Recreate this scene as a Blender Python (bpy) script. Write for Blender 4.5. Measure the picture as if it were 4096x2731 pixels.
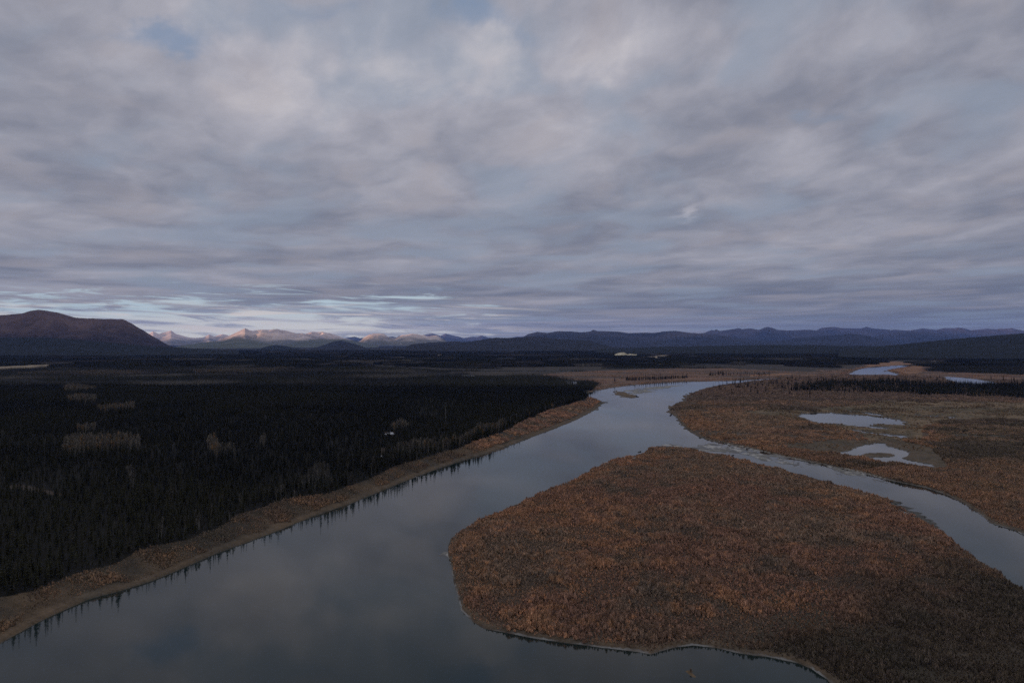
import bpy, math, random
import numpy as np
from mathutils import Vector, Matrix, Euler

random.seed(7)
rng = np.random.default_rng(11)
scene = bpy.context.scene
for o in list(bpy.data.objects):
    bpy.data.objects.remove(o)
COL = scene.collection
R = math.radians

# ------------------------------------------------------------------ camera
CAM_H = 120.0
FPX = 2728.0            # focal length in photo pixels (4096 wide)
V0 = 1370.0             # photo row of the horizon
cam_data = bpy.data.cameras.new('camera')
cam_data.sensor_width = 36.0
cam_data.lens = 36.0 * FPX / 4096.0
cam_data.clip_start = 1.0
cam_data.clip_end = 200000.0
cam = bpy.data.objects.new('camera', cam_data)
cam.location = (0, 0, CAM_H)
cam.rotation_euler = (R(90) + math.atan((V0 - 1365.5) / FPX), 0, 0)
COL.objects.link(cam)
scene.camera = cam

scene.view_settings.view_transform = 'Standard'
scene.view_settings.look = 'None'
scene.view_settings.exposure = 0.0
scene.view_settings.gamma = 1.0
scene.cycles.use_denoising = False
scene.cycles.max_bounces = 6
scene.cycles.diffuse_bounces = 2
scene.cycles.glossy_bounces = 3
scene.cycles.volume_bounces = 1
scene.cycles.transparent_max_bounces = 6
scene.cycles.caustics_reflective = False
scene.cycles.caustics_refractive = False

# ------------------------------------------------------------------ sun + world
SUN_EL = R(5.5)
SUN_DIR = Vector((-0.86, -0.51, 0)).normalized()      # horizontal direction towards the sun
SUN_STRENGTH = 5.0
sd_ = bpy.data.lights.new('sun', 'SUN')
sd_.energy = SUN_STRENGTH
sd_.angle = R(0.5)
sd_.color = (1.0, 0.64, 0.46)
sun = bpy.data.objects.new('sun', sd_)
to_sun = Vector((SUN_DIR.x * math.cos(SUN_EL), SUN_DIR.y * math.cos(SUN_EL), math.sin(SUN_EL)))
sun.rotation_euler = to_sun.to_track_quat('Z', 'Y').to_euler()
COL.objects.link(sun)


class NT:
    """tiny helper to write shader graphs"""
    def __init__(self, tree):
        self.t = tree
        self.n = tree.nodes
        self.l = tree.links
        self.n.clear()

    def node(self, typ, **kw):
        nd = self.n.new(typ)
        for k, v in kw.items():
            setattr(nd, k, v)
        return nd

    def put(self, sock, v):
        if hasattr(v, 'is_output') or isinstance(v, bpy.types.NodeSocket):
            self.l.new(v, sock)
        elif v is not None:
            if isinstance(v, (tuple, list)) and sock.type == 'RGBA' and len(v) == 3:
                v = (*v, 1)
            sock.default_value = v

    def m(self, op, a, b=None, c=None, clamp=False):
        nd = self.node('ShaderNodeMath', operation=op)
        nd.use_clamp = clamp
        for i, v in enumerate((a, b, c)):
            if v is not None:
                self.put(nd.inputs[i], v)
        return nd.outputs[0]

    def vm(self, op, a, b=None, out=0):
        nd = self.node('ShaderNodeVectorMath', operation=op)
        self.put(nd.inputs[0], a)
        if b is not None:
            self.put(nd.inputs[3 if op == 'SCALE' else 1], b)
        return nd.outputs[out]

    def mix(self, f, a, b, blend='MIX'):
        nd = self.node('ShaderNodeMix', data_type='RGBA', blend_type=blend)
        self.put(nd.inputs[0], f)
        self.put(nd.inputs[6], a)
        self.put(nd.inputs[7], b)
        return nd.outputs[2]

    def comb(self, x, y, z):
        nd = self.node('ShaderNodeCombineXYZ')
        for i, v in enumerate((x, y, z)):
            self.put(nd.inputs[i], v)
        return nd.outputs[0]

    def sep(self, v):
        nd = self.node('ShaderNodeSeparateXYZ')
        self.put(nd.inputs[0], v)
        return nd.outputs

    def noise(self, vec, scale, detail=4, rough=0.5, dist=0.0, dims='3D', color=False):
        nd = self.node('ShaderNodeTexNoise', noise_dimensions=dims)
        self.put(nd.inputs['Vector'], vec)
        nd.inputs['Scale'].default_value = scale
        nd.inputs['Detail'].default_value = detail
        nd.inputs['Roughness'].default_value = rough
        nd.inputs['Distortion'].default_value = dist
        return nd.outputs[1 if color else 0]

    def ss(self, v, lo, hi):
        """smoothstep lo..hi -> 0..1"""
        nd = self.node('ShaderNodeMapRange', interpolation_type='SMOOTHSTEP')
        self.put(nd.inputs[0], v)
        self.put(nd.inputs[1], lo)
        self.put(nd.inputs[2], hi)
        return nd.outputs[0]

    def attr(self, name, typ='GEOMETRY', out=0):
        nd = self.node('ShaderNodeAttribute', attribute_name=name, attribute_type=typ)
        return nd.outputs[out]


def build_world():
    w = bpy.data.worlds.new("World")
    scene.world = w
    w.use_nodes = True
    T = NT(w.node_tree)
    out = T.node('ShaderNodeOutputWorld')
    bg = T.node('ShaderNodeBackground')
    T.l.new(bg.outputs[0], out.inputs[0])
    sky = T.node('ShaderNodeTexSky', sky_type='NISHITA')
    sky.sun_disc = False
    sky.sun_elevation = SUN_EL
    sky.sun_rotation = math.atan2(SUN_DIR.x, SUN_DIR.y)
    sky.altitude = 700
    clear = T.vm('SCALE', sky.outputs[0], 0.13)
    d = T.vm('NORMALIZE', T.node('ShaderNodeTexCoord').outputs['Generated'])
    x, y, z = T.sep(d)
    zc = T.m('ADD', T.m('MAXIMUM', z, 0.0), 0.05)
    hr = T.m('MAXIMUM', T.m('SQRT', T.m('ADD', T.m('MULTIPLY', x, x), T.m('MULTIPLY', y, y))), 0.05)
    w_ = T.m('ADD', T.m('DIVIDE', 1 / 0.72, zc), T.m('MULTIPLY', z, -5.0))
    ax = T.m('MULTIPLY', T.m('DIVIDE', x, hr), 1 / 0.115)
    ay = T.m('MULTIPLY', T.m('DIVIDE', y, hr), 1 / 0.115)
    # the deck thins towards the horizon; its rolls tilt slightly
    pl = T.comb(ax, ay, T.m('ADD', w_, T.m('MULTIPLY', ax, 0.22)))
    warp = T.vm('SCALE', T.vm('SUBTRACT', T.noise(pl, 0.8, 3, 0.5, color=True), (0.5, 0.5, 0.5)), 1.1)
    plw = T.vm('ADD', pl, warp)
    big = T.noise(T.vm('MULTIPLY', plw, (0.8, 0.8, 1.0)), 0.42, 3, 0.5)
    med = T.noise(plw, 0.95, 5, 0.52)
    plf = T.comb(T.m('MULTIPLY', ax, 2.0), T.m('MULTIPLY', ay, 2.0), T.m('ADD', T.m('ADD', T.m('DIVIDE', 10.0, T.m('SQRT', zc)), T.m('MULTIPLY', z, -14.0)), T.m('MULTIPLY', ax, 0.5)))
    fine = T.noise(T.vm('ADD', plf, T.vm('SCALE', warp, 0.9)), 1.25, 6, 0.55)
    wob = T.sep(T.vm('SUBTRACT', T.noise(pl, 1.1, 4, 0.6, color=True), (0.5, 0.5, 0.5)))
    # direction coordinates of the view quarter of the sky
    yy = T.m('MAXIMUM', y, 0.02)
    a = T.m('DIVIDE', x, yy)
    e = T.m('DIVIDE', z, yy)
    aw = T.m('ADD', a, T.m('MULTIPLY', wob[0], 0.22))
    ew = T.m('ADD', e, T.m('MULTIPLY', T.m('MULTIPLY', wob[1], 0.30), T.m('ADD', e, 0.03)))

    def blob(u, v, ru, rv):
        du = T.m('DIVIDE', T.m('SUBTRACT', aw, (u - 2048) / FPX), ru / FPX)
        dv = T.m('DIVIDE', T.m('SUBTRACT', ew, (V0 - v) / FPX), rv / FPX)
        r2 = T.m('ADD', T.m('MULTIPLY', du, du), T.m('MULTIPLY', dv, dv))
        return T.m('EXPONENT', T.m('MULTIPLY', r2, -1.0))

    shade = T.m('ADD', T.m('MULTIPLY', T.m('SUBTRACT', big, 0.5), 1.25),
                T.m('ADD', T.m('MULTIPLY', T.m('SUBTRACT', med, 0.5), 1.0), T.m('MULTIPLY', T.m('SUBTRACT', fine, 0.5), 0.42)))
    shade = T.m('ADD', shade, 0.42)
    for (u, v, ru, rv, am) in BLOBS:
        shade = T.m('ADD', shade, T.m('MULTIPLY', blob(u, v, ru, rv), am))
    dark = (0.172, 0.190, 0.250)
    lite = (0.510, 0.498, 0.550)
    cloud = T.mix(T.ss(shade, -0.25, 1.25), dark, lite)
    cool = T.noise(plw, 0.75, 2, 0.5)
    cloud = T.mix(T.m('MULTIPLY', T.ss(cool, 0.48, 0.68), 0.55), cloud, (0.270, 0.325, 0.415))
    cloud = T.mix(T.m('MULTIPLY', T.ss(cool, 0.46, 0.30), 0.35), cloud, (0.400, 0.365, 0.385))
    # whiter tops where the shade value peaks
    cloud = T.mix(T.m('MULTIPLY', T.ss(shade, 0.66, 1.2), 0.5), cloud, (0.64, 0.60, 0.60))
    # gaps of clear sky
    gap = None
    for (u, v, ru, rv, am) in GAPS:
        b = T.m('MULTIPLY', blob(u, v, ru, rv), am)
        gap = b if gap is None else T.m('ADD', gap, b)
    gn = T.m('ADD', T.m('MULTIPLY', T.m('SUBTRACT', 0.5, med), 1.6), T.m('MULTIPLY', T.m('SUBTRACT', 0.5, fine), 0.8))
    gapm = T.m('MULTIPLY', T.ss(T.m('ADD', gap, T.m('MULTIPLY', gn, T.m('MINIMUM', gap, 1.0))), 0.25, 1.1), 0.72)
    blue_hi = (0.25, 0.34, 0.52)
    blue = T.mix(0.35, blue_hi, clear)
    col = T.mix(gapm, cloud, blue)
    # low streaks on the left: pale clear sky between long flat clouds
    st = T.comb(T.m('MULTIPLY', a, 9.0), T.m('ADD', T.m('MULTIPLY', e, 120.0), T.m('MULTIPLY', a, 4.0)), 3.3)
    streak = T.noise(st, 1.0, 7, 0.62, 0.7)
    win = T.m('MULTIPLY', T.ss(e, 0.100, 0.045), T.ss(e, -0.01, 0.015))
    side = T.ss(a, 0.10, -0.35)
    low = T.m('MULTIPLY', win, side)
    lowm = T.ss(T.m('ADD', streak, T.m('MULTIPLY', low, 0.18)), 0.57, 0.76)
    lowm = T.m('MULTIPLY', lowm, T.ss(low, 0.02, 0.3))
    pale = T.mix(T.ss(e, 0.055, 0.0), (0.54, 0.66, 0.72), (0.84, 0.82, 0.76))
    col = T.mix(lowm, col, pale)
    # bright strip of sky just above the far mountains
    glow = T.m('MULTIPLY', T.m('MULTIPLY', T.ss(e, 0.050, 0.020), T.ss(e, -0.005, 0.006)), T.ss(a, 0.0, -0.30))
    glow = T.m('MULTIPLY', glow, T.ss(streak, 0.30, 0.62))
    col = T.mix(T.m('MULTIPLY', glow, 0.9), col, (0.90, 0.86, 0.76))
    # warm lit edges of the low clouds
    st2 = T.comb(T.m('MULTIPLY', a, 6.0), T.m('ADD', T.m('MULTIPLY', e, 110.0), T.m('MULTIPLY', a, 4.0)), 9.1)
    s2 = T.noise(st2, 1.0, 5, 0.6, 0.6)
    wm = T.m('MULTIPLY', T.ss(s2, 0.50, 0.66), T.m('MULTIPLY', T.ss(a, 0.12, -0.10), T.m('MULTIPLY', T.ss(e, 0.075, 0.035), T.ss(e, 0.008, 0.02))))
    col = T.mix(T.m('MULTIPLY', wm, 0.75), col, (0.88, 0.78, 0.70))
    # an overcast sky is brightest overhead (outside the frame)
    zen = T.m('ADD', 1.0, T.m('MULTIPLY', T.ss(z, 0.50, 0.95), 1.3))
    col = T.vm('SCALE', col, zen)
    T.l.new(col, bg.inputs[0])
    bg.inputs[1].default_value = SKY_GAIN


SKY_GAIN = 1.0
BLOBS = [  # brighter (+) and darker (-) parts of the cloud cover: photo column, row, spread, spread, amount
    (1950, 260, 520, 190, 0.50), (1150, 480, 420, 180, 0.18), (2755, 850, 45, 38, 0.5), (2400, 300, 420, 260, 0.15),
    (3300, 620, 260, 90, 0.18), (3650, 740, 120, 50, 0.18), (3500, 150, 420, 130, 0.15), (700, 60, 420, 90, 0.12),
    (200, 500, 420, 260, -0.22), (4000, 1000, 600, 420, -0.36), (3300, 1270, 1000, 130, -0.38), (2400, 1150, 900, 90, -0.14),
    (1500, 960, 900, 120, -0.15), (3950, 300, 350, 250, -0.12), (1100, 1270, 700, 50, 0.25)]
GAPS = [(700, 165, 260, 85, 1.0), (1950, 95, 230, 100, 0.75), (1250, 40, 400, 80, 0.55), (3290, 475, 170, 50, 0.55),
        (80, 785, 160, 26, 0.6), (1420, 790, 160, 40, 0.45), (3650, 60, 160, 110, 0.35), (550, 1110, 300, 22, 0.6)]
build_world()

# ------------------------------------------------------------------ helpers


def P(u, v, z=0.0):
    y = (CAM_H - z) * FPX / (v - V0)
    return ((u - 2048.0) / FPX * y, y)


def poly(pts):
    return np.array([P(u, v) for u, v in pts])


def inside(px, py, pg):
    res = np.zeros(px.shape, bool)
    n = len(pg)
    j = n - 1
    for i in range(n):
        xi, yi = pg[i]
        xj, yj = pg[j]
        if yi != yj:
            c = (yi > py) != (yj > py)
            xx = (xj - xi) * (py - yi) / (yj - yi) + xi
            res ^= c & (px < xx)
        j = i
    return res


def dist_poly(px, py, pg):
    d2 = np.full(px.shape, 1e18)
    n = len(pg)
    for i in range(n):
        x0, y0 = pg[i - 1]
        x1, y1 = pg[i]
        dx, dy = x1 - x0, y1 - y0
        L = dx * dx + dy * dy
        if L == 0:
            continue
        t = np.clip(((px - x0) * dx + (py - y0) * dy) / L, 0, 1)
        ex = px - (x0 + t * dx)
        ey = py - (y0 + t * dy)
        np.minimum(d2, ex * ex + ey * ey, out=d2)
    return np.sqrt(d2)


def sdist(px, py, pg):
    d = dist_poly(px, py, pg)
    return np.where(inside(px, py, pg), d, -d)


def _hash(ix, iy, seed):
    h = (ix.astype(np.int64) * 374761393 + iy.astype(np.int64) * 668265263 + seed * 1442695041) & 0xFFFFFFFF
    h = ((h ^ (h >> 13)) * 1274126177) & 0xFFFFFFFF
    h = h ^ (h >> 16)
    return (h & 0xFFFF) / 65535.0


def vnoise(x, y, seed=0):
    ix, iy = np.floor(x), np.floor(y)
    fx, fy = x - ix, y - iy
    fx = fx * fx * (3 - 2 * fx)
    fy = fy * fy * (3 - 2 * fy)
    a = _hash(ix, iy, seed)
    b = _hash(ix + 1, iy, seed)
    c = _hash(ix, iy + 1, seed)
    d = _hash(ix + 1, iy + 1, seed)
    return (a * (1 - fx) + b * fx) * (1 - fy) + (c * (1 - fx) + d * fx) * fy


def fbm(x, y, seed=0, oct=4):
    s = np.zeros(np.shape(x))
    amp, tot = 1.0, 0.0
    for k in range(oct):
        s += amp * vnoise(x * 2 ** k + 17.3 * k, y * 2 ** k - 9.1 * k, seed + k)
        tot += amp
        amp *= 0.5
    return s / tot


def sstep(v, lo, hi):
    t = np.clip((v - lo) / (hi - lo), 0, 1)
    return t * t * (3 - 2 * t)


def lerp(a, b, t):
    return a + (b - a) * t


def link(name, verts, faces, mat=None, parent=None, smooth=False, mats=None, link_it=True):
    me = bpy.data.meshes.new(name)
    verts = np.asarray(verts, dtype=np.float32)
    if isinstance(faces, np.ndarray):
        nf, k = faces.shape
        me.vertices.add(len(verts))
        me.vertices.foreach_set('co', verts.ravel())
        me.loops.add(nf * k)
        me.loops.foreach_set('vertex_index', faces.astype(np.int32).ravel())
        me.polygons.add(nf)
        me.polygons.foreach_set('loop_start', np.arange(0, nf * k, k, dtype=np.int32))
        me.update(calc_edges=True)
    else:
        me.from_pydata(verts.tolist(), [], faces)
    if smooth:
        me.polygons.foreach_set('use_smooth', np.ones(len(me.polygons), bool))
    if mat:
        me.materials.append(mat)
    for mm in (mats or []):
        me.materials.append(mm)
    ob = bpy.data.objects.new(name, me)
    if link_it:
        COL.objects.link(ob)
    if parent:
        ob.parent = parent
    return ob


def tag(o, label=None, cat=None, group=None, kind=None):
    if label:
        o['label'] = label
    if cat:
        o['category'] = cat
    if group:
        o['group'] = group
    if kind:
        o['kind'] = kind
    return o


def principled(name, rough=0.9, spec=0.2):
    m = bpy.data.materials.new(name)
    m.use_nodes = True
    T = NT(m.node_tree)
    out = T.node('ShaderNodeOutputMaterial')
    b = T.node('ShaderNodeBsdfPrincipled')
    b.inputs['Roughness'].default_value = rough
    b.inputs['Specular IOR Level'].default_value = spec
    T.l.new(b.outputs[0], out.inputs[0])
    return m, T, b, out


# ------------------------------------------------------------------ traced outlines (photo pixels -> metres on the ground)
S = 4096 / 2352
left_bank = [(u * S, v * S) for u, v in [(0, 1478), (60, 1443), (130, 1408), (205, 1375), (275, 1357), (350, 1333), (420, 1304), (500, 1270),
             (560, 1248), (640, 1218), (720, 1185), (800, 1158), (880, 1125), (950, 1097), (1000, 1078), (1060, 1058), (1120, 1040),
             (1180, 1020), (1230, 1000), (1290, 978), (1340, 956), (1375, 937)]]
river_px = left_bank + [(2419, 1610), (2400, 1598), (2372, 1592), (2349, 1586), (2341, 1573), (2358, 1567), (2383, 1562), (2420, 1555), (2455, 1549),
    (2520, 1541), (2583, 1535), (2650, 1530), (2727, 1526), (2820, 1524), (2923, 1522), (3020, 1517), (3093, 1513), (3160, 1509), (3161, 1511),
    (3093, 1518), (3000, 1526), (2944, 1535), (2880, 1541), (2816, 1555), (2770, 1570), (2744, 1583), (2734, 1593), (2738, 1605), (2721, 1611),
    (2700, 1616), (2680, 1627), (2671, 1640), (2678, 1653), (2697, 1657), (2704, 1676), (2727, 1698), (2748, 1719), (2782, 1740), (2838, 1763), (2900, 1774),
    (3000, 1793), (3140, 1827), (3280, 1855), (3419, 1883), (3559, 1921), (3699, 1949), (3769, 1972), (3862, 2014), (3923, 2060), (3969, 2093),
    (4048, 2116), (4096, 2135), (4250, 2190), (4600, 2300), (5200, 2480), (5000, 2800), (4500, 2590), (4200, 2440), (4096, 2361), (3972, 2277), (3884, 2217), (3824, 2176), (3775, 2136),
    (3695, 2100), (3628, 2065), (3581, 2034), (3552, 2009), (3513, 1990), (3466, 1979), (3349, 1940), (3256, 1913), (3140, 1884), (3000, 1849),
    (2900, 1826), (2800, 1806), (2744, 1795), (2690, 1788), (2625, 1786), (2591, 1795), (2574, 1812), (2523, 1829), (2472, 1838), (2400, 1861), (2340, 1897),
    (2285, 1927), (2205, 1956), (2120, 1993), (2046, 2030), (1928, 2078), (1849, 2118), (1801, 2155), (1792, 2191), (1786, 2219), (1799, 2245), (1809, 2290),
    (1817, 2329), (1833, 2397), (1845, 2438), (1891, 2485), (1938, 2512), (2061, 2536), (2146, 2553), (2295, 2574), (2465, 2595), (2550, 2606), (2605, 2616), (2640, 2604),
    (2700, 2588), (2768, 2578), (2864, 2590), (2959, 2611), (3074, 2626), (3189, 2649), (3246, 2672), (3304, 2714), (3345, 2760), (3420, 2900), (3900, 3400)]
river = np.vstack([poly(river_px), [(120, 60), (160, -200), (150, -900), (-900, -900), (-700, -150), (-420, 120), (-290, 205)]])


def reg(ox, oy, s, pts):
    return [(ox + x * s, oy + y * s) for x, y in pts]


ponds_px = [
    reg(3000, 1450, .466, [(410, 450), (480, 440), (540, 430), (700, 428), (850, 445), (1000, 455), (1180, 470), (1320, 505), (1350, 532), (1250, 535), (1050, 523),
                           (1050, 542), (1200, 568), (1100, 572), (950, 555), (870, 540), (800, 533), (640, 525), (560, 508), (490, 490), (430, 462)]),
    reg(3000, 1450, .466, [(850, 416), (1000, 426), (1180, 449), (1120, 459), (1000, 440), (900, 430)]),
    reg(3000, 1450, .466, [(875, 568), (950, 583), (1080, 602), (1250, 617), (1380, 646), (1330, 652), (1200, 632), (1050, 612), (930, 594)]),
    reg(3000, 1450, .466, [(690, 778), (850, 755), (930, 720), (1040, 700), (1080, 687), (1150, 694), (1170, 715), (1300, 745), (1370, 770), (1350, 800), (1300, 820),
                           (1400, 845), (1540, 870), (1600, 900), (1480, 890), (1300, 868), (1150, 862), (1040, 830), (1000, 808), (1130, 812), (1220, 806), (1245, 795), (1200, 780), (1080, 775),
                           (990, 780), (940, 800), (800, 800)]),
    reg(3000, 1450, .466, [(380, 742), (450, 744), (540, 758), (480, 758), (400, 752)]),
    reg(3000, 1450, .466, [(1440, 450), (1550, 458), (1650, 473), (1540, 470)]),
    reg(3000, 1450, .466, [(1660, 462), (1765, 468), (1720, 476)]),
    reg(3000, 1450, .466, [(2010, 430), (2050, 434), (2030, 438)]),
    [(3390, 1498), (3409, 1488), (3430, 1479), (3460, 1472), (3494, 1468), (3559, 1464), (3648, 1458), (3650, 1461), (3610, 1469), (3560, 1477), (3545, 1481), (3559, 1487), (3594, 1496), (3592, 1502), (3536, 1499), (3443, 1500)],
    [(3771, 1505), (3811, 1506), (3872, 1512), (3920, 1518), (3975, 1528), (3990, 1545), (3940, 1550), (3860, 1540), (3790, 1518)],
    [(1468, 1459), (1500, 1461), (1495, 1468), (1470, 1465)],
    [(1500, 1461.5), (1631, 1468), (1720, 1475), (1758, 1480), (1735, 1483), (1690, 1477), (1630, 1471), (1500, 1463)],
    [(1846, 1499), (1900, 1501), (1898, 1504.5), (1850, 1503)],
    [(1760, 1479), (2100, 1481.5), (2400, 1482), (2400, 1483.5), (2100, 1484), (1800, 1482)],
    [(2575, 1434), (2627, 1437), (2625, 1439.5), (2580, 1437)],
    [(2270, 1527), (2300, 1527), (2305, 1540), (2275, 1538)],
    [(2690, 1508), (2720, 1507), (2760, 1508), (2740, 1510)], [(2540, 1508), (2552, 1507.5), (2550, 1509.5)],
]
ponds = [poly(p) for p in ponds_px]
bars_px = [
    # mud flats where the side channel leaves the river
    [(2783, 1778), (2815, 1766), (2838, 1760), (2900, 1772), (3000, 1792), (3140, 1826), (3280, 1854), (3419, 1882), (3540, 1916), (3536, 1932), (3466, 1917),
     (3396, 1905), (3326, 1885), (3233, 1868), (3140, 1858), (3070, 1848), (3000, 1825), (2950, 1818), (2900, 1811), (2850, 1808), (2790, 1806), (2750, 1800), (2735, 1790)],
    [(2479, 1565), (2530, 1557), (2567, 1551), (2618, 1547), (2669, 1543), (2733, 1541), (2690, 1547), (2652, 1556), (2618, 1565), (2576, 1571), (2550, 1575), (2519, 1575), (2499, 1573)],
    [(2600, 1786), (2640, 1777), (2680, 1775), (2718, 1779), (2750, 1792), (2768, 1803), (2720, 1800)],
    [(1775, 2222), (1790, 2212), (1812, 2222), (1815, 2250), (1795, 2246)],
]
bars = [poly(p) for p in bars_px]
comb = [(3503, 1981), (3552, 1990), (3520, 1994), (3615, 2011), (3570, 2016), (3672, 2033), (3625, 2038), (3701, 2052), (3665, 2056), (3716, 2067), (3685, 2070), (3750, 2083), (3705, 2083),
        (3760, 2096), (3720, 2095), (3770, 2111), (3733, 2108), (3779, 2122), (3745, 2120), (3781, 2136), (3775, 2140), (3690, 2102), (3620, 2066), (3570, 2036)]
comb = poly(comb)
islets = [poly([(2455, 1572), (2462, 1566), (2475, 1563), (2499, 1569), (2525, 1577), (2542, 1582), (2544, 1589), (2533, 1592), (2499, 1589), (2474, 1583), (2458, 1577)]),
          poly([(2737, 2681), (2748, 2677), (2760, 2678), (2772, 2690), (2785, 2704), (2778, 2709), (2764, 2703), (2750, 2691)]),
          poly([(3530, 1484), (3542, 1482), (3548, 1484), (3536, 1486)])]

def sstep_(y):
    t = min(max((y - 1200) / 900, 0), 1)
    return t * t * (3 - 2 * t)


forest_edge_px = [(-1500, 2900), (-400, 2500), (0, 2390), (140, 2362), (233, 2325), (280, 2306), (373, 2278), (466, 2255), (559, 2205), (653, 2178), (746, 2160), (862, 2118),
                  (960, 2062), (1138, 2005), (1317, 1972), (1495, 1908), (1584, 1866), (1733, 1822), (1852, 1788), (2001, 1735), (2090, 1693), (2180, 1650), (2270, 1622), (2330, 1606)]
TERR = 6.5
EDGE = np.array([P(u, v, TERR * (1 - sstep_((CAM_H - TERR) * FPX / (v - V0)))) for u, v in forest_edge_px])
bank_l = np.vstack([EDGE, poly([(2347, 1603), (2352, 1590), (2500, 1590), (2500, 1700), (1700, 2150), (0, 2790), (-1500, 3050)])])
left_all = poly(left_bank + [(2419, 1610), (2345, 1580), (2360, 1560), (2374, 1549), (2280, 1520), (2150, 1508), (1800, 1500), (-3000, 1500), (-3000, 2900), (-400, 2740)])
meadow = poly([(2349, 1590), (2340, 1572), (2374, 1549), (2380, 1536), (2350, 1526), (2276, 1519), (2200, 1511), (2160, 1507), (2240, 1497), (2290, 1490), (2500, 1483), (2740, 1477), (2900, 1478), (3000, 1484),
               (3100, 1488), (3250, 1486), (3400, 1478), (3440, 1468), (3500, 1454), (3580, 1448), (3660, 1455), (3640, 1462), (3680, 1463), (3695, 1475), (3720, 1488), (3900, 1498), (4096, 1505),
               (4700, 1520), (4700, 1560), (3600, 1520), (3127, 1512), (2700, 1545), (2421, 1600)])
orange_bars = [poly([(3420, 1476), (3450, 1464), (3500, 1455), (3580, 1449), (3660, 1455), (3630, 1462), (3500, 1466)]),
               poly([(3545, 1481), (3600, 1470), (3650, 1464), (3690, 1466), (3690, 1490), (3640, 1500), (3600, 1495)]),
               poly([(3000, 1503), (3120, 1498), (3200, 1499), (3000, 1509)])]
right_land = poly([(2600, 1690), (2600, 1560), (2900, 1525), (3127, 1513), (3250, 1507), (3400, 1501), (3600, 1504), (3780, 1512), (4096, 1522), (5500, 1540), (5500, 2500), (4096, 2200), (3300, 1870), (2900, 1780)])
spruce_r = poly([(3165, 1568), (3185, 1542), (3300, 1535), (3500, 1533), (3700, 1536), (4096, 1548), (5200, 1560), (5200, 1680), (4096, 1606), (3900, 1597), (3700, 1588), (3500, 1580), (3400, 1576), (3250, 1574)])
marsh1 = poly([(2960, 1655), (3040, 1641), (3200, 1642), (3400, 1622), (3600, 1612), (3800, 1612), (4096, 1622), (4400, 1640), (4400, 1690), (4096, 1692), (3850, 1680), (3650, 1700), (3640, 1740), (3650, 1765), (3500, 1770),
               (3420, 1748), (3400, 1728), (3300, 1706), (3230, 1696), (3150, 1678), (3060, 1668)])
marsh2 = poly([(3140, 1778), (3220, 1772), (3290, 1768), (3400, 1758), (3560, 1762), (3680, 1790), (3760, 1845), (3780, 1870), (3700, 1872), (3600, 1860), (3480, 1838), (3380, 1822), (3300, 1812), (3180, 1796)])
olive = poly([(3720, 1715), (4400, 1690), (4600, 1980), (4096, 1880), (3960, 1850), (3800, 1800), (3700, 1750)])
far_clear = [poly([(0, 1470), (180, 1462), (330, 1461), (322, 1466), (160, 1474), (0, 1485), (-200, 1495), (-200, 1480)]),
             poly([(2589, 1467), (2620, 1458), (2663, 1459), (2706, 1463), (2671, 1467), (2630, 1469)]),
             poly([(2374, 1440), (2400, 1438), (2460, 1439), (2457, 1442), (2390, 1443)]),
             poly([(2580, 1430), (2660, 1421), (2685, 1425), (2690, 1431), (2600, 1433)]),
             poly([(1730, 1423), (1780, 1421), (1860, 1418), (1870, 1419), (1790, 1425), (1740, 1426)]),
             poly([(2546, 1429), (2600, 1431.5), (2710, 1438), (2945, 1443), (3100, 1444), (3400, 1442.5), (3400, 1444), (3100, 1446), (2945, 1445), (2710, 1440), (2600, 1434), (2546, 1431)]),
             poly([(2960, 1455), (3020, 1451), (3110, 1451), (3115, 1455), (3020, 1456)]),
             poly([(3660, 1449), (3740, 1447), (3745, 1450), (3680, 1452)])]
river_glade = poly([(1450, 1459), (1640, 1467), (1780, 1476), (2100, 1480), (2400, 1481), (2400, 1485), (2000, 1485), (1740, 1486), (1600, 1476), (1450, 1470)])
# pale leafless stands inside the spruce forest
aspen_px = [[(255, 1815), (300, 1795), (360, 1788), (480, 1792), (580, 1800), (580, 1838), (470, 1838), (400, 1845), (330, 1862), (250, 1858)],
            [(255, 1570), (300, 1552), (370, 1560), (430, 1568), (380, 1580), (262, 1584)],
            [(270, 1615), (330, 1605), (430, 1608), (420, 1628), (300, 1630)],
            [(420, 1660), (540, 1645), (540, 1668), (440, 1675)],
            [(330, 1748), (420, 1738), (425, 1755), (340, 1760)],
            [(480, 1945), (520, 1935), (545, 1990), (515, 1998)],
            [(845, 1800), (875, 1790), (900, 1850), (950, 1860), (880, 1865), (850, 1845)],
            [(1000, 1830), (1030, 1795), (1055, 1800), (1045, 1838)],
            [(780, 1490), (900, 1486), (1000, 1484), (1130, 1479), (1160, 1483), (1130, 1496), (960, 1503), (800, 1499)],
            [(330, 1500), (420, 1492), (590, 1495), (590, 1505), (400, 1510)], [(80, 1500), (160, 1497), (240, 1503), (100, 1508)],
            [(2010, 1740), (1850, 1795), (1730, 1826), (1690, 1830), (1850, 1775), (2005, 1722)],
            [(1590, 1866), (1560, 1858), (1650, 1815), (1740, 1800), (1740, 1818)],
            [(1200, 1975), (1300, 1925), (1350, 1930), (1320, 1968), (1240, 1990)],
            [(1560, 1750), (1620, 1725), (1640, 1745), (1580, 1762)]]
aspens = [poly(p) for p in aspen_px]
clearings = [poly([(1536, 1755), (1580, 1755), (1580, 1770), (1536, 1770)]), poly([(1522, 1822), (1548, 1820), (1545, 1856), (1524, 1856)]),
             poly([(20, 1995), (90, 1988), (170, 2005), (260, 2028), (240, 2034), (100, 2012), (30, 2005)])]


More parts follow.
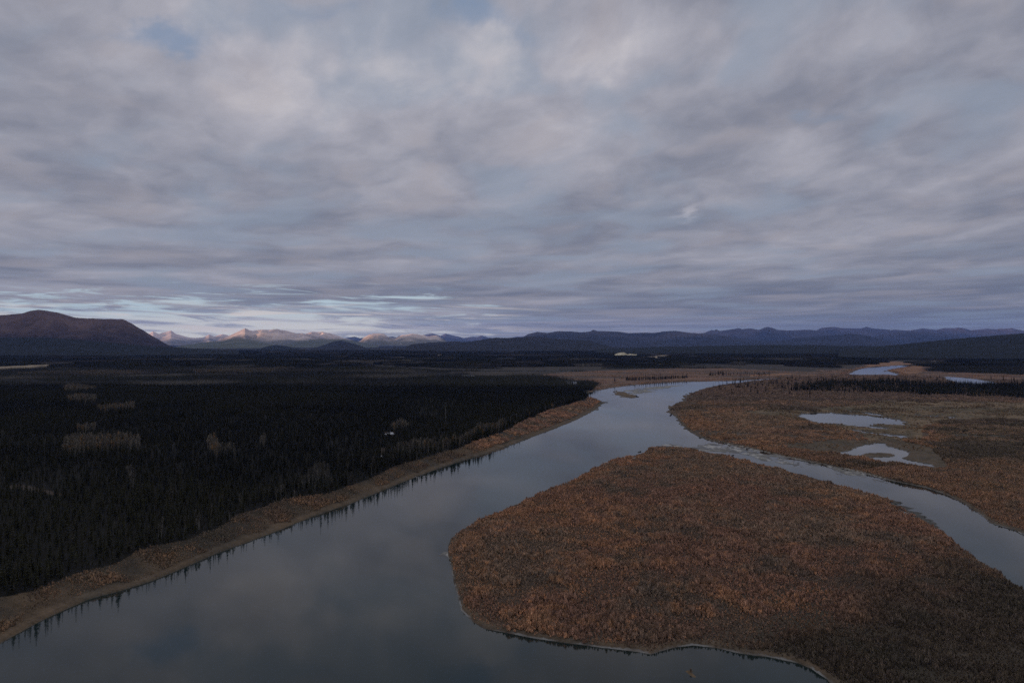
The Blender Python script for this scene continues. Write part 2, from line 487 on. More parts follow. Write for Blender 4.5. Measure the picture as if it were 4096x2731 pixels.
def land_sd(x, y):
    """signed distance to the nearest shore: + on land, - in water"""
    s = -sdist(x, y, river)
    for p in ponds:
        c = p.mean(0)
        s = np.minimum(s, -sdist(x, y, p))
    for p in islets:
        s = np.maximum(s, sdist(x, y, p))
    s = np.maximum(s, np.minimum(sdist(x, y, comb), 1.2))
    return s


def bar_sd(x, y):
    s = np.full(x.shape, -1e9)
    for p in bars:
        s = np.maximum(s, sdist(x, y, p))
    return s


def cover(x, y):
    """returns masks of ground cover"""
    m = {}
    x0, y0 = x, y
    m['bank'] = inside(x, y, bank_l)
    k = 0.018 * np.clip(np.hypot(x, y), 200, 3000)
    x = x0 + (fbm(x0 / (k * 1.5), y0 / (k * 1.5), 301, 4) - 0.5) * 2.4 * k
    y = y0 + (fbm(x0 / (k * 1.5), y0 / (k * 1.5), 311, 4) - 0.5) * 3.6 * k
    m['meadow'] = inside(x, y, meadow)
    r = inside(x0, y0, right_land)
    m['right'] = r
    m['spruce_r'] = inside(x, y, spruce_r)
    m['marsh1'] = inside(x, y, marsh1)
    m['marsh2'] = inside(x, y, marsh2)
    m['olive'] = inside(x, y, olive)
    m['orange'] = np.zeros(x.shape, bool)
    for p in orange_bars:
        m['orange'] |= inside(x0, y0, p)
    m['clear'] = np.zeros(x.shape, bool)
    for p in far_clear:
        m['clear'] |= inside(x0, y0, p)
    m['aspen'] = np.zeros(x.shape, bool)
    for p in aspens:
        m['aspen'] |= inside(x, y, p)
    m['open'] = np.zeros(x.shape, bool)
    for p in clearings:
        m['open'] |= inside(x0, y0, p)
    # the willow point between river and side channel
    pt = inside(x0, y0, POINT)
    m['point'] = pt
    m['glade'] = inside(x0, y0, river_glade) | (y0 > 2300) & (fbm(x0 / 620, y0 / 380, 521, 4) > 0.66) & ~r
    isl = np.zeros(x.shape, bool)
    for p in islets + bars:
        isl |= inside(x0, y0, p)
    m['forest'] = ~(isl | m['glade'] | m['bank'] | m['meadow'] | r | pt | m['clear'] | m['open']) | m['spruce_r']
    return m


POINT = np.vstack([poly([(2560, 1790), (2700, 1780), (3000, 1850), (3552, 2000), (3790, 2150), (4500, 2620), (5200, 3200)]), [(900, 100), (900, -900), (100, -900), (60, 150), (60, 215)],
                   poly([(2200, 2650), (1780, 2520), (1760, 2120), (2300, 1880)])])


def terrain_h(x, y, sd=None, bs=None):
    if sd is None:
        sd = land_sd(x, y)
    if bs is None:
        bs = bar_sd(x, y)
    d = np.hypot(x, y)
    jag = (fbm(x / 9, y / 9, 3, 4) - 0.5) * np.clip(d / 300, 1.0, 5.0) * 2.2
    jag = jag * np.where((x > 150) & (y > 800), 3.0, 1.0)
    s = sd + jag * np.clip(np.abs(sd) / 1.5, 0.35, 1)
    land = np.where(s > 0, 1.1 * sstep(s, 0, 1.8) + 1.6 * sstep(s, 2, 45) + 2.5 * sstep(s, 30, 300), -np.minimum(-s * 0.25, 3.0))
    la = inside(x, y, left_all) & (s > 0)
    de = np.zeros(x.shape)
    ib = la & inside(x, y, bank_l)
    if ib.any():
        de[ib] = dist_poly(x[ib], y[ib], EDGE)
    fr = s / np.maximum(s + de, 1e-3)
    land = np.where(la, land + (TERR - 1.5) * fr ** 1.3 * (1 - sstep(y, 1200, 2100)), land)
    h = land + np.where(s > 0, (fbm(x / 30, y / 30, 9, 3) - 0.5) * 0.6 * sstep(s, 2, 20), 0)
    h = np.where((bs > 0) & (s < 0.5), np.minimum(h, -0.45), h)
    return h, s


# ------------------------------------------------------------------ ground sheet
def build_ground():
    th = np.concatenate([np.linspace(-180, -44, 60, endpoint=False), np.linspace(-44, 44, 1701), np.linspace(44, 180, 61)[1:]])
    vs = np.concatenate([np.arange(2790, 1500, -2.6), np.arange(1500, 1395, -1.5)])
    rr = CAM_H * FPX / (vs - V0)
    rr = np.concatenate([np.array([3, 30, 60, 90, 115, 140, 165, 185, 200, 215]), rr, np.array([13500, 16000, 20000, 30000, 60000, 90000])])
    tt, r2 = np.meshgrid(np.radians(th), rr)
    x = (np.sin(tt) * r2)
    y = (np.cos(tt) * r2)
    nr, nc = x.shape
    X, Y = x.ravel(), y.ravel()
    sd = np.empty(X.shape)
    bs = np.empty(X.shape)
    for i in range(0, len(X), 120000):
        sl = slice(i, i + 120000)
        sd[sl] = land_sd(X[sl], Y[sl])
        bs[sl] = bar_sd(X[sl], Y[sl])
    h, s = terrain_h(X, Y, sd, bs)
    idx = np.arange(nr * nc).reshape(nr, nc)
    f = np.stack([idx[:-1, :-1].ravel(), idx[:-1, 1:].ravel(), idx[1:, 1:].ravel(), idx[1:, :-1].ravel()], 1)[:, ::-1]
    m = cover(X, Y)
    # real-world ground colours
    C = np.tile(np.array([0.013, 0.012, 0.009]), (len(X), 1))          # forest floor
    n1 = fbm(X / 60, Y / 60, 41, 4)[:, None]
    n2 = fbm(X / 14, Y / 14, 51, 3)[:, None]
    n3 = fbm(X / 160, Y / 45, 61, 4)[:, None]

    def put(mask, col):
        C[mask] = (col if col.ndim == 1 else col[mask])
    w = np.array
    put(m['point'], lerp(w([0.085, 0.055, 0.038]), w([0.050, 0.046, 0.032]), n1))
    put(m['right'], lerp(w([0.105, 0.070, 0.046]), w([0.070, 0.058, 0.040]), n1))
    put(m['meadow'], lerp(w([0.190, 0.115, 0.075]), w([0.085, 0.064, 0.050]), sstep(n3, 0.35, 0.68)))
    put(m['orange'], lerp(w([0.30, 0.16, 0.085]), w([0.18, 0.11, 0.07]), n1))
    put(m['bank'], lerp(w([0.098, 0.070, 0.043]), w([0.052, 0.044, 0.032]), sstep(n1 * .6 + n2 * .4, 0.35, 0.65)))
    put(m['marsh1'] & m['right'], lerp(w([0.185, 0.130, 0.075]), w([0.095, 0.078, 0.048]), sstep(n3 * .5 + n2 * .5, 0.35, 0.65)))
    put(m['marsh2'] & m['right'], lerp(w([0.130, 0.095, 0.060]), w([0.060, 0.052, 0.036]), n2))
    put(m['olive'], lerp(w([0.085, 0.072, 0.050]), w([0.055, 0.050, 0.036]), n2))
    put(m['spruce_r'], lerp(w([0.045, 0.040, 0.030]), w([0.06, 0.05, 0.04]), n2))
    put(m['glade'] & ~m['meadow'] & ~m['bank'], lerp(w([0.070, 0.056, 0.042]), w([0.035, 0.031, 0.025]), n1))
    put(m['clear'], lerp(w([0.34, 0.27, 0.17]), w([0.22, 0.17, 0.12]), n1))
    put(m['open'], lerp(w([0.075, 0.052, 0.038]), w([0.045, 0.038, 0.03]), n2))
    # shore fringe of trodden mud and dry grass on every low bank
    k = (sstep(s, 0, 1.0) * (1 - sstep(s, 3.0, 7.0)))[:, None]
    fr = lerp(w([0.125, 0.085, 0.050]), w([0.080, 0.068, 0.05]), n2)
    C[:] = lerp(C, fr, k * np.where(m['meadow'] | m['bank'] | m['point'] | m['right'], 0.9, 0.0)[:, None])
    isl = np.zeros(X.shape, bool)
    for p in islets:
        isl |= inside(X, Y, p)
    C[isl] = (0.12, 0.085, 0.05)
    # mud flats
    b = ((bs > -1) & (sd < 0.5))
    C[b] = lerp(w([0.30, 0.285, 0.25]), w([0.15, 0.14, 0.12]), sstep(fbm(X / 16, Y / 22, 71, 4), 0.42, 0.6)[:, None])[b]
    cb = inside(X, Y, comb)
    C[cb] = (0.085, 0.08, 0.068)
    C[(s < 0) & ~b] = (0.06, 0.06, 0.05)
    ob = link('ground', np.stack([X, Y, h], 1), f, GROUND_MAT, smooth=True)
    at = ob.data.color_attributes.new('cover', 'FLOAT_COLOR', 'POINT')
    at.data.foreach_set('color', np.concatenate([C, np.ones((len(X), 1))], 1).astype(np.float32).ravel())
    a2 = ob.data.attributes.new('shore', 'FLOAT', 'POINT')
    a2.data.foreach_set('value', np.where(bs > 0, 9.0, s).astype(np.float32))
    # pale frothy / silt edging only along the near point
    pale = ((m['point'] & (Y < 900)) | (m['right'] & (X > 60) & (Y < 900))).astype(np.float32)
    u = X / np.maximum(Y, 1) * FPX + 2048
    for p in islets:
        pale[inside(X, Y, p)] = 0
    pale *= np.where(m['point'], np.clip(sstep(u, 3540, 3640) + (1 - sstep(Y, 330, 420)), 0, 1), 1)
    a3 = ob.data.attributes.new('silt', 'FLOAT', 'POINT')
    a3.data.foreach_set('value', (pale * np.where(m['point'], 1, .55)).astype(np.float32))
    tag(ob, kind='structure')
    return ob


def build_bars():
    """mud flats: lobes of silt just out of the water, with rills and pools between them"""
    m, T, b, out = principled('wet_mud', 0.55, 0.4)
    geo = T.node('ShaderNodeNewGeometry').outputs['Position']
    n = T.noise(geo, 0.8, 5, 0.6)
    T.l.new(T.vm('SCALE', T.attr('cover'), T.m('ADD', 0.7, T.m('MULTIPLY', n, 0.6))), b.inputs['Base Color'])
    for bi, pg in enumerate(bars):
        step = [1.3, 2.2, 1.0, 0.7][bi]
        x0, y0 = pg.min(0)
        x1, y1 = pg.max(0)
        X, Y = np.meshgrid(np.arange(x0 - 4, x1 + 4, step), np.arange(y0 - 4, y1 + 4, step))
        sh = X.shape
        x, y = X.ravel(), Y.ravel()
        d = sdist(x, y, pg)
        # flow runs along (0.8,-0.6); lobes reach across it
        fx = x * 0.75 - y * 0.66
        fy = x * 0.66 + y * 0.75
        wx = (fbm(x / 14, y / 14, 421, 3) - 0.5) * 16
        wy = (fbm(x / 14, y / 14, 431, 3) - 0.5) * 16
        sc = 1.0 if bi != 1 else 1.8
        lob = 1 - np.abs(fbm((fx + wx * .6) / (8 * sc), (fy + wy * .6) / (20 * sc), 441, 2) * 2 - 1) * 2.6
        n1 = fbm((x + wy * .6) / (13 * sc), (y + wx * .6) / (19 * sc), 451, 4)
        h = 0.10 + (n1 - 0.5) * 1.5 - 0.42 * sstep(lob, 0.25, 0.85)
        h += (fbm(x / 3, y / 6, 461, 2) - 0.5) * 0.10
        w = [12, 10, 6, 3][bi]
        h = h + (-0.42) * (1 - sstep(d + (n1 - 0.5) * w * 1.6, 0, w)) + (0.24 if bi != 1 else 0.30)
        h = np.where(d < -3, -0.5, np.clip(h, -0.4, 0.32))
        t = sstep(h, 0.08, 0.30)[:, None] * sstep(fbm(x / 7, y / 10, 471, 3), 0.35, 0.6)[:, None]
        C = lerp(np.array([0.060, 0.056, 0.048]), np.array([0.30, 0.285, 0.245]) if bi != 1 else np.array([0.22, 0.205, 0.15]), t)
        C = lerp(C, np.array([0.10, 0.09, 0.06]), (sstep(n1, 0.60, 0.70) * 0.7)[:, None])
        idx = np.arange(len(x)).reshape(sh)
        f = np.stack([idx[:-1, :-1].ravel(), idx[:-1, 1:].ravel(), idx[1:, 1:].ravel(), idx[1:, :-1].ravel()], 1)
        keep = (d[f] > -3).any(1) & (h[f] > -0.3).any(1)
        f = f[keep]
        used = np.unique(f)
        rm = np.zeros(len(x), np.int64)
        rm[used] = np.arange(len(used))
        ob = link('mud_flat', np.stack([x, y, h], 1)[used], rm[f], m, smooth=True)
        at = ob.data.color_attributes.new('cover', 'FLOAT_COLOR', 'POINT')
        at.data.foreach_set('color', np.concatenate([C[used], np.ones((len(used), 1))], 1).astype(np.float32).ravel())
        tag(ob, kind='structure')


def ground_material():
    m, T, b, out = principled('ground_cover', 0.95, 0.1)
    geo = T.node('ShaderNodeNewGeometry').outputs['Position']
    base = T.attr('cover')
    n = T.noise(geo, 0.9, 5, 0.65)
    n2 = T.noise(geo, 0.13, 4, 0.6)
    k = T.m('ADD', T.m('MULTIPLY', n, 0.9), T.m('MULTIPLY', n2, 0.9))
    col = T.vm('SCALE', base, T.m('MAXIMUM', 0.1, T.m('ADD', -0.35, T.m('MULTIPLY', k, 1.45))))
    sh = T.attr('shore', out=2)
    sil = T.attr('silt', out=2)
    nn = T.m('MULTIPLY', T.m('SUBTRACT', T.noise(geo, 0.35, 4, 0.6), 0.5), 1.8)
    s = T.m('ADD', sh, nn)
    sil = T.m('MULTIPLY', sil, T.ss(T.noise(geo, 0.06, 3, 0.6), 0.38, 0.62))
    edge = T.m('MULTIPLY', T.m('MULTIPLY', T.ss(s, -0.1, 0.15), T.ss(s, 1.0, 0.5)), sil)
    col = T.mix(T.m('MULTIPLY', edge, 0.65), col, (0.26, 0.26, 0.24))
    T.l.new(col, b.inputs['Base Color'])
    bump = T.node('ShaderNodeBump')
    bump.inputs['Strength'].default_value = 0.6
    bump.inputs['Distance'].default_value = 0.3
    T.l.new(n, bump.inputs['Height'])
    T.l.new(bump.outputs[0], b.inputs['Normal'])
    return m


GROUND_MAT = ground_material()
ground = build_ground()
build_bars()


def build_water():
    m, T, b, out = principled('river_water', 0.03, 0.5)
    b.inputs['Base Color'].default_value = (0.010, 0.017, 0.015, 1)
    b.inputs['IOR'].default_value = 1.333
    geo = T.node('ShaderNodeNewGeometry').outputs['Position']
    n = T.noise(T.vm('MULTIPLY', geo, (0.5, 1.0, 1.0)), 0.25, 4, 0.55)
    big = T.noise(T.vm('MULTIPLY', geo, (1.0, 0.5, 1.0)), 0.010, 3, 0.5)
    bump = T.node('ShaderNodeBump')
    bump.inputs['Strength'].default_value = 0.04
    bump.inputs['Distance'].default_value = 0.5
    T.l.new(T.m('MULTIPLY', n, T.ss(big, 0.35, 0.7)), bump.inputs['Height'])
    T.l.new(bump.outputs[0], b.inputs['Normal'])
    T.l.new(T.m('ADD', 0.03, T.m('MULTIPLY', T.ss(big, 0.4, 0.7), 0.05)), b.inputs['Roughness'])
    L = 30000.0
    w = link('river_water', [(-L, -3000, 0), (L, -3000, 0), (L, L, 0), (-L, L, 0)], [(0, 1, 2, 3)], m)
    tag(w, kind='structure')


build_water()

# ------------------------------------------------------------------ hills and mountains


def hill_material(name, low, high, z0, z1, patch=None, scale=0.002):
    m, T, b, out = principled(name, 0.95, 0.05)
    geo = T.node('ShaderNodeNewGeometry')
    pos = geo.outputs['Position']
    z = T.sep(pos)[2]
    n = T.noise(pos, scale, 6, 0.62)
    n2 = T.noise(pos, scale * 7, 5, 0.6)
    f = T.ss(T.m('ADD', z, T.m('MULTIPLY', T.m('SUBTRACT', n, 0.5), (z1 - z0) * 1.6)), z0, z1)
    col = T.mix(f, low, high)
    col = T.vm('SCALE', col, T.m('MAXIMUM', 0.15, T.m('ADD', -0.15, T.m('ADD', T.m('MULTIPLY', n, 1.1), T.m('MULTIPLY', n2, 1.2)))))
    if patch:
        col = T.mix(T.m('MULTIPLY', T.ss(n2, 0.60, 0.72), 0.6), col, patch)
    T.l.new(col, b.inputs['Base Color'])
    return m


def ridge(name, pts, D, front, back, mat, relief=0.12, wave=1500.0, step=5.0, rows=46, seed=1, foot=0.0, sharp=1.0, crest=0.6):
    """a range of hills: crest line at distance D, spurs and gullies on the slope facing us, a real far side"""
    us = np.array([p[0] for p in pts], float)
    vs = np.array([p[1] for p in pts], float)
    u = np.arange(us[0], us[-1] + step, step)
    v = np.interp(u, us, vs)
    v = v + (fbm(u / 22, u * 0, seed, 4) - 0.5) * crest * 4
    H = CAM_H + (V0 - v) / FPX * D
    endt = np.clip(np.minimum(u - us[0], us[-1] - u) / (0.05 * (us[-1] - us[0]) + 1), 0, 1)
    a = (u - 2048) / FPX
    nf = rows
    nb = 10
    ts = np.concatenate([np.linspace(0, 1, nf), 1 + np.linspace(0, 1, nb + 1)[1:]])
    V = np.zeros((len(ts), len(u), 3))
    for i, t in enumerate(ts):
        if t <= 1:
            y = D - front * (1 - t) + np.zeros_like(u)
            base = t ** sharp
            base = base * (1 - 0.25 * t * (1 - t) * 4 * 0.5)
        else:
            y = D + back * (t - 1) + np.zeros_like(u)
            base = np.cos((t - 1) * math.pi / 2) ** 1.0
        x = a * y
        rn = 1 - np.abs(fbm(x / wave + 5, y / wave, seed + 5, 4) * 2 - 1) * 2.2
        rn2 = fbm(x / wave * 3.1, y / wave * 3.1, seed + 9, 4) - 0.5
        win = np.minimum(t * 3, 1) * np.clip((1 - min(t, 1)) * 5, 0, 1) if t <= 1 else 0.0
        z = H * base + H * relief * (rn * 0.9 + rn2 * 1.2 - 0.35) * win
        V[i, :, 0] = x
        V[i, :, 1] = y
        V[i, :, 2] = np.where(t == 0, -30, np.maximum(z, -30) + foot)
    V[:, 0, 2] = -30
    V[:, -1, 2] = -30
    V[-1, :, 2] = -30
    nr, nc = V.shape[:2]
    idx = np.arange(nr * nc).reshape(nr, nc)
    f = np.stack([idx[:-1, :-1].ravel(), idx[:-1, 1:].ravel(), idx[1:, 1:].ravel(), idx[1:, :-1].ravel()], 1)
    ob = link(name, V.reshape(-1, 3), f, mat, smooth=True)
    tag(ob, kind='structure')
    return ob


HM_near = hill_material('tundra_hill', (0.030, 0.023, 0.026), (0.105, 0.068, 0.058), 90, 420, (0.17, 0.125, 0.085), 0.0022)
HM_dark = hill_material('forested_hill', (0.012, 0.014, 0.012), (0.022, 0.020, 0.019), 60, 500, (0.05, 0.042, 0.036), 0.004)
HM_mid = hill_material('dark_hill', (0.020, 0.020, 0.020), (0.052, 0.040, 0.036), 120, 460, (0.17, 0.13, 0.11), 0.002)
HM_green = hill_material('green_hill', (0.10, 0.105, 0.075), (0.24, 0.20, 0.14), 100, 350, (0.34, 0.27, 0.18), 0.0012)  # colour lightened to stand in for sunlight blocked on these slopes
HM_far = hill_material('bare_mountain', (0.14, 0.13, 0.09), (0.64, 0.50, 0.39), 120, 480, (0.72, 0.60, 0.50), 0.0006)
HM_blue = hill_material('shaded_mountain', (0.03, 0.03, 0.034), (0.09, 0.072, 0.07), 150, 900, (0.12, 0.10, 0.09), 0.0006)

ridge('left_hill', [(-1400, 1330), (-900, 1300), (-400, 1275), (0, 1261), (47, 1257), (89, 1254), (117, 1244), (154, 1239), (192, 1243), (234, 1251), (299, 1270), (327, 1272), (407, 1275), (468, 1277),
      (491, 1276), (505, 1282), (538, 1301), (575, 1322), (608, 1343), (645, 1364), (673, 1380), (697, 1389), (730, 1395), (780, 1400)], 9500, 2600, 3500, HM_near, 0.24, 1100, 4, 60, 3, sharp=0.85)
ridge('forested_foothill', [(-1400, 1360), (-500, 1352), (0, 1350), (120, 1349), (234, 1352), (351, 1362), (514, 1377), (701, 1389), (842, 1398), (960, 1405)], 6900, 1500, 2500, HM_dark, 0.04, 500, 4, 30, 8, sharp=1.2)
ridge('lit_far_range', [(520, 1362), (560, 1350), (594, 1336), (613, 1329), (636, 1336), (655, 1330), (670, 1326), (685, 1323), (702, 1336), (739, 1345), (758, 1350), (790, 1352), (811, 1350), (837, 1337), (856, 1345),
      (893, 1338), (912, 1344), (950, 1350), (1000, 1356)], 40000, 8000, 6000, HM_far, 0.42, 3600, 2.5, 60, 12, sharp=0.9)
ridge('blue_far_range', [(1360, 1362), (1379, 1352), (1416, 1345), (1440, 1352), (1458, 1350), (1554, 1347), (1566, 1345), (1585, 1348), (1640, 1352), (1692, 1339), (1730, 1333), (1762, 1343), (1781, 1335), (1832, 1345),
      (1856, 1352), (1889, 1346), (1907, 1347), (1928, 1341), (1954, 1350), (1982, 1353), (2030, 1355), (2062, 1347), (2100, 1345), (2150, 1356)], 46000, 6000, 6000, HM_blue, 0.25, 3600, 2.5, 40, 14, sharp=0.9)
ridge('lit_main_range', [(800, 1385), (840, 1372), (879, 1360), (912, 1346), (945, 1329), (963, 1321), (980, 1312), (988, 1315), (996, 1319), (1010, 1323), (1043, 1318), (1076, 1319), (1112, 1318), (1140, 1323), (1187, 1333),
      (1210, 1333), (1229, 1340), (1257, 1353), (1320, 1365), (1400, 1380)], 31000, 8500, 6000, HM_far, 0.46, 3000, 2.5, 70, 23, sharp=0.8)
ridge('lit_second_range', [(1180, 1362), (1210, 1345), (1229, 1336), (1248, 1330), (1271, 1332), (1292, 1327), (1309, 1333), (1337, 1337), (1374, 1352), (1397, 1357), (1430, 1368)], 35000, 6000, 5000, HM_far, 0.42, 2600, 2.5, 50, 25, sharp=0.8)
ridge('lit_right_range', [(1400, 1380), (1444, 1362), (1458, 1350), (1491, 1337), (1514, 1334), (1538, 1340), (1557, 1351), (1580, 1352), (1608, 1340), (1641, 1336), (1664, 1339), (1688, 1343), (1720, 1345),
      (1748, 1343), (1767, 1352), (1786, 1364), (1830, 1378)], 32000, 8000, 5000, HM_far, 0.46, 2700, 2.5, 70, 29, sharp=0.75)
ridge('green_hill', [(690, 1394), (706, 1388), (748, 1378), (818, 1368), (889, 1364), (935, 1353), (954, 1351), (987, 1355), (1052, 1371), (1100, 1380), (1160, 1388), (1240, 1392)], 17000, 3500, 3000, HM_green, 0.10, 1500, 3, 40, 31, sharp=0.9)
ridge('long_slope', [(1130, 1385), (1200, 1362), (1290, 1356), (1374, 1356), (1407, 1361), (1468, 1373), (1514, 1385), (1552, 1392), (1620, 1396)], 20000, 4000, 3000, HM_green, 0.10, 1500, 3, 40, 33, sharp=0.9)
ridge('small_dark_hill', [(1000, 1403), (1030, 1396), (1061, 1387), (1103, 1379), (1140, 1383), (1178, 1392), (1206, 1400), (1230, 1404)], 11500, 1600, 1600, HM_dark, 0.10, 600, 3, 30, 35)
ridge('pointed_dark_hill', [(1200, 1402), (1224, 1398), (1281, 1385), (1318, 1371), (1341, 1364), (1365, 1361), (1412, 1373), (1468, 1391), (1505, 1398), (1540, 1402)], 13000, 2400, 2000, HM_mid, 0.12, 800, 3, 40, 37)
ridge('center_hill', [(1540, 1401), (1608, 1393), (1645, 1378), (1678, 1372), (1748, 1368), (1818, 1365), (1865, 1367), (1912, 1361), (1963, 1352), (1987, 1350), (2029, 1351), (2061, 1350), (2131, 1347), (2178, 1348), (2234, 1356),
      (2351, 1361), (2398, 1373), (2449, 1388), (2491, 1393), (2560, 1398)], 11000, 2600, 2500, HM_mid, 0.10, 900, 3, 50, 39)
ridge('right_range', [(2060, 1368), (2089, 1350), (2112, 1336), (2150, 1328), (2187, 1331), (2239, 1324), (2281, 1325), (2327, 1329), (2360, 1325), (2374, 1318), (2388, 1323), (2468, 1326), (2514, 1332), (2580, 1330), (2617, 1332),
      (2655, 1325), (2702, 1323), (2748, 1329), (2795, 1333), (2865, 1340), (2959, 1352), (3100, 1368), (3200, 1378)], 22000, 5000, 4000, HM_blue, 0.14, 2200, 3, 50, 41)
ridge('right_front_range', [(2180, 1372), (2250, 1355), (2327, 1336), (2398, 1345), (2468, 1347), (2560, 1360), (2680, 1374)], 18500, 3000, 2000, HM_blue, 0.12, 1500, 3, 36, 43)
ridge('right_far_range', [(2720, 1352), (2772, 1334), (2818, 1331), (2847, 1319), (2856, 1322), (2865, 1318), (2879, 1323), (2935, 1316), (2956, 1312), (2968, 1316), (3006, 1313), (3034, 1319), (3048, 1314), (3056, 1311), (3072, 1307),
      (3089, 1311), (3112, 1319), (3149, 1322), (3210, 1319), (3261, 1320), (3326, 1335), (3420, 1350)], 32000, 6000, 4000, HM_blue, 0.18, 2600, 2.5, 50, 45)
ridge('right_farthest_range', [(3220, 1340), (3266, 1322), (3284, 1312), (3336, 1307), (3363, 1312), (3419, 1314), (3447, 1314), (3466, 1307), (3485, 1313), (3536, 1316), (3564, 1321), (3578, 1318), (3643, 1322), (3690, 1313),
      (3746, 1320), (3778, 1312), (3811, 1313), (3834, 1310), (3862, 1314), (3885, 1321), (3946, 1314), (3979, 1316), (4049, 1313), (4096, 1322), (4300, 1318), (4700, 1330)], 36500, 4500, 4000, HM_blue, 0.18, 3000, 3, 46, 47)
ridge('right_middle_range', [(3050, 1368), (3200, 1352), (3336, 1339), (3405, 1335), (3443, 1337), (3480, 1344), (3527, 1358), (3569, 1370), (3650, 1380)], 20000, 3600, 3000, HM_blue, 0.12, 1600, 3, 40, 49)
ridge('right_back_range', [(3480, 1352), (3560, 1330), (3643, 1326), (3699, 1328), (3769, 1335), (3862, 1347), (3960, 1362), (4300, 1370)], 28000, 4000, 3000, HM_blue, 0.14, 2200, 3, 40, 51)
ridge('forested_plateau', [(2380, 1399), (2480, 1393), (2600, 1388), (2900, 1382), (3100, 1379), (3250, 1380), (3400, 1383), (3536, 1384), (3800, 1386), (4200, 1388), (4900, 1392)], 8200, 1900, 2500, HM_dark, 0.06, 500, 4, 36, 53, sharp=0.7)
ridge('forested_right_hill', [(3350, 1398), (3450, 1392), (3536, 1384), (3606, 1377), (3676, 1369), (3792, 1358), (3885, 1350), (3979, 1342), (4096, 1332), (4400, 1310), (5000, 1290), (5600, 1300)], 6600, 2300, 3000, HM_dark, 0.05, 500, 4, 40, 55, sharp=0.9)

# ------------------------------------------------------------------ plants: one mesh of each kind, then copies


def leaf_material(name, default, rough=0.85, var=0.9):
    m, T, b, out = principled(name, rough, 0.15)
    tint = T.attr('tint', 'INSTANCER')
    rnd = T.node('ShaderNodeObjectInfo').outputs['Random']
    v = T.attr('shade', out=2)
    k = T.m('ADD', 1 - var / 2, T.m('MULTIPLY', rnd, var))
    k = T.m('MULTIPLY', k, T.m('ADD', 0.55, T.m('MULTIPLY', T.m('MULTIPLY', v, v), 1.35)))
    T.l.new(T.vm('SCALE', tint, k), b.inputs['Base Color'])
    return m


LEAF = leaf_material('twigs_and_leaves', None)
NEEDLE = leaf_material('needles', None, 0.9, 0.6)
BARK = leaf_material('bark', None, 0.9, 0.4)


class Blades:
    """collects thin triangular blades (twigs, leaf sprays)"""
    def __init__(self):
        self.v, self.f, self.s = [], [], []

    def blade(self, p0, p1, w, shade, side=None, mid=0.5):
        p0, p1 = Vector(p0), Vector(p1)
        d = (p1 - p0)
        if side is None:
            side = Vector((random.uniform(-1, 1), random.uniform(-1, 1), random.uniform(-.3, .3)))
        s = d.cross(side)
        if s.length < 1e-6:
            s = Vector((1, 0, 0))
        s = s.normalized() * w
        m = p0.lerp(p1, mid)
        i = len(self.v)
        self.v += [p0, m + s, p1, m - s]
        self.f.append((i, i + 1, i + 2, i + 3))
        self.s += [shade] * 4

    def cone(self, c, r, z0, z1, n=6, shade=0.5, r1=0.0, ph=0.0):
        i = len(self.v)
        for k in range(n):
            a = 2 * math.pi * k / n + ph
            self.v.append(Vector((c[0] + r * math.cos(a), c[1] + r * math.sin(a), z0)))
        for k in range(n):
            a = 2 * math.pi * k / n + ph
            self.v.append(Vector((c[0] + r1 * math.cos(a), c[1] + r1 * math.sin(a), z1)))
        for k in range(n):
            j = (k + 1) % n
            self.f.append((i + k, i + j, i + n + j, i + n + k))
        self.s += [shade] * (2 * n)

    def mesh(self, name, mat):
        me = bpy.data.meshes.new(name)
        me.from_pydata([tuple(p) for p in self.v], [], self.f)
        me.materials.append(mat)
        at = me.attributes.new('shade', 'FLOAT', 'POINT')
        at.data.foreach_set('value', np.array(self.s, np.float32))
        return me


def spruce_blades(B, H, Rr, whorls, per, cx=0, cy=0, z0=0.0, lean=0.0):
    base = H * random.uniform(0.06, 0.14)
    for i in range(whorls):
        t = (i + random.random() * 0.6) / whorls
        z = base + (H * 0.985 - base) * t
        prof = (1 - t) ** 0.75 * (0.78 + 0.22 * math.sin(t * 3.1))
        rad = Rr * prof * random.uniform(0.75, 1.15) + 0.06
        n = max(3, int(per * (0.5 + 0.5 * (1 - t))))
        ph = random.random() * 6.28
        for k in range(n):
            if random.random() < 0.08:
                continue
            a = ph + 2 * math.pi * k / n + random.uniform(-.25, .25)
            rr = rad * random.uniform(0.7, 1.15)
            drop = rr * random.uniform(0.15, 0.55)
            p0 = (cx, cy, z0 + z)
            p1 = (cx + math.cos(a) * rr, cy + math.sin(a) * rr, z0 + z - drop)
            B.blade(p0, p1, max(0.10, rr * 0.34), random.random(), side=Vector((0, 0, 1)) + Vector((random.uniform(-.4, .4), random.uniform(-.4, .4), 0)), mid=0.62)
    # leader
    B.blade((cx, cy, z0 + H * 0.86), (cx, cy, z0 + H), 0.10, 0.5)


def spruce_parts(H, Rr, whorls=22, per=9):
    C_ = Blades()
    spruce_blades(C_, H, Rr, whorls, per)
    Tk = Blades()
    Tk.cone((0, 0), 0.16, -0.6, H * 0.9, 6, 0.5, 0.03)
    return C_, Tk


def bare_parts(H):
    Tk = Blades()
    Tk.cone((0, 0), 0.13, -0.4, H * 0.75, 5, 0.9, 0.05)
    C_ = Blades()
    for i in range(95):
        z = H * random.uniform(0.32, 0.92)
        a = random.random() * 6.28
        L = (H - z) * random.uniform(0.35, 0.6) + 0.5
        r = L * random.uniform(0.25, 0.6)
        C_.blade((math.cos(a) * 0.05, math.sin(a) * 0.05, z), (math.cos(a) * r, math.sin(a) * r, z + L), 0.035 + 0.05 * random.random(), random.random())
    return C_, Tk


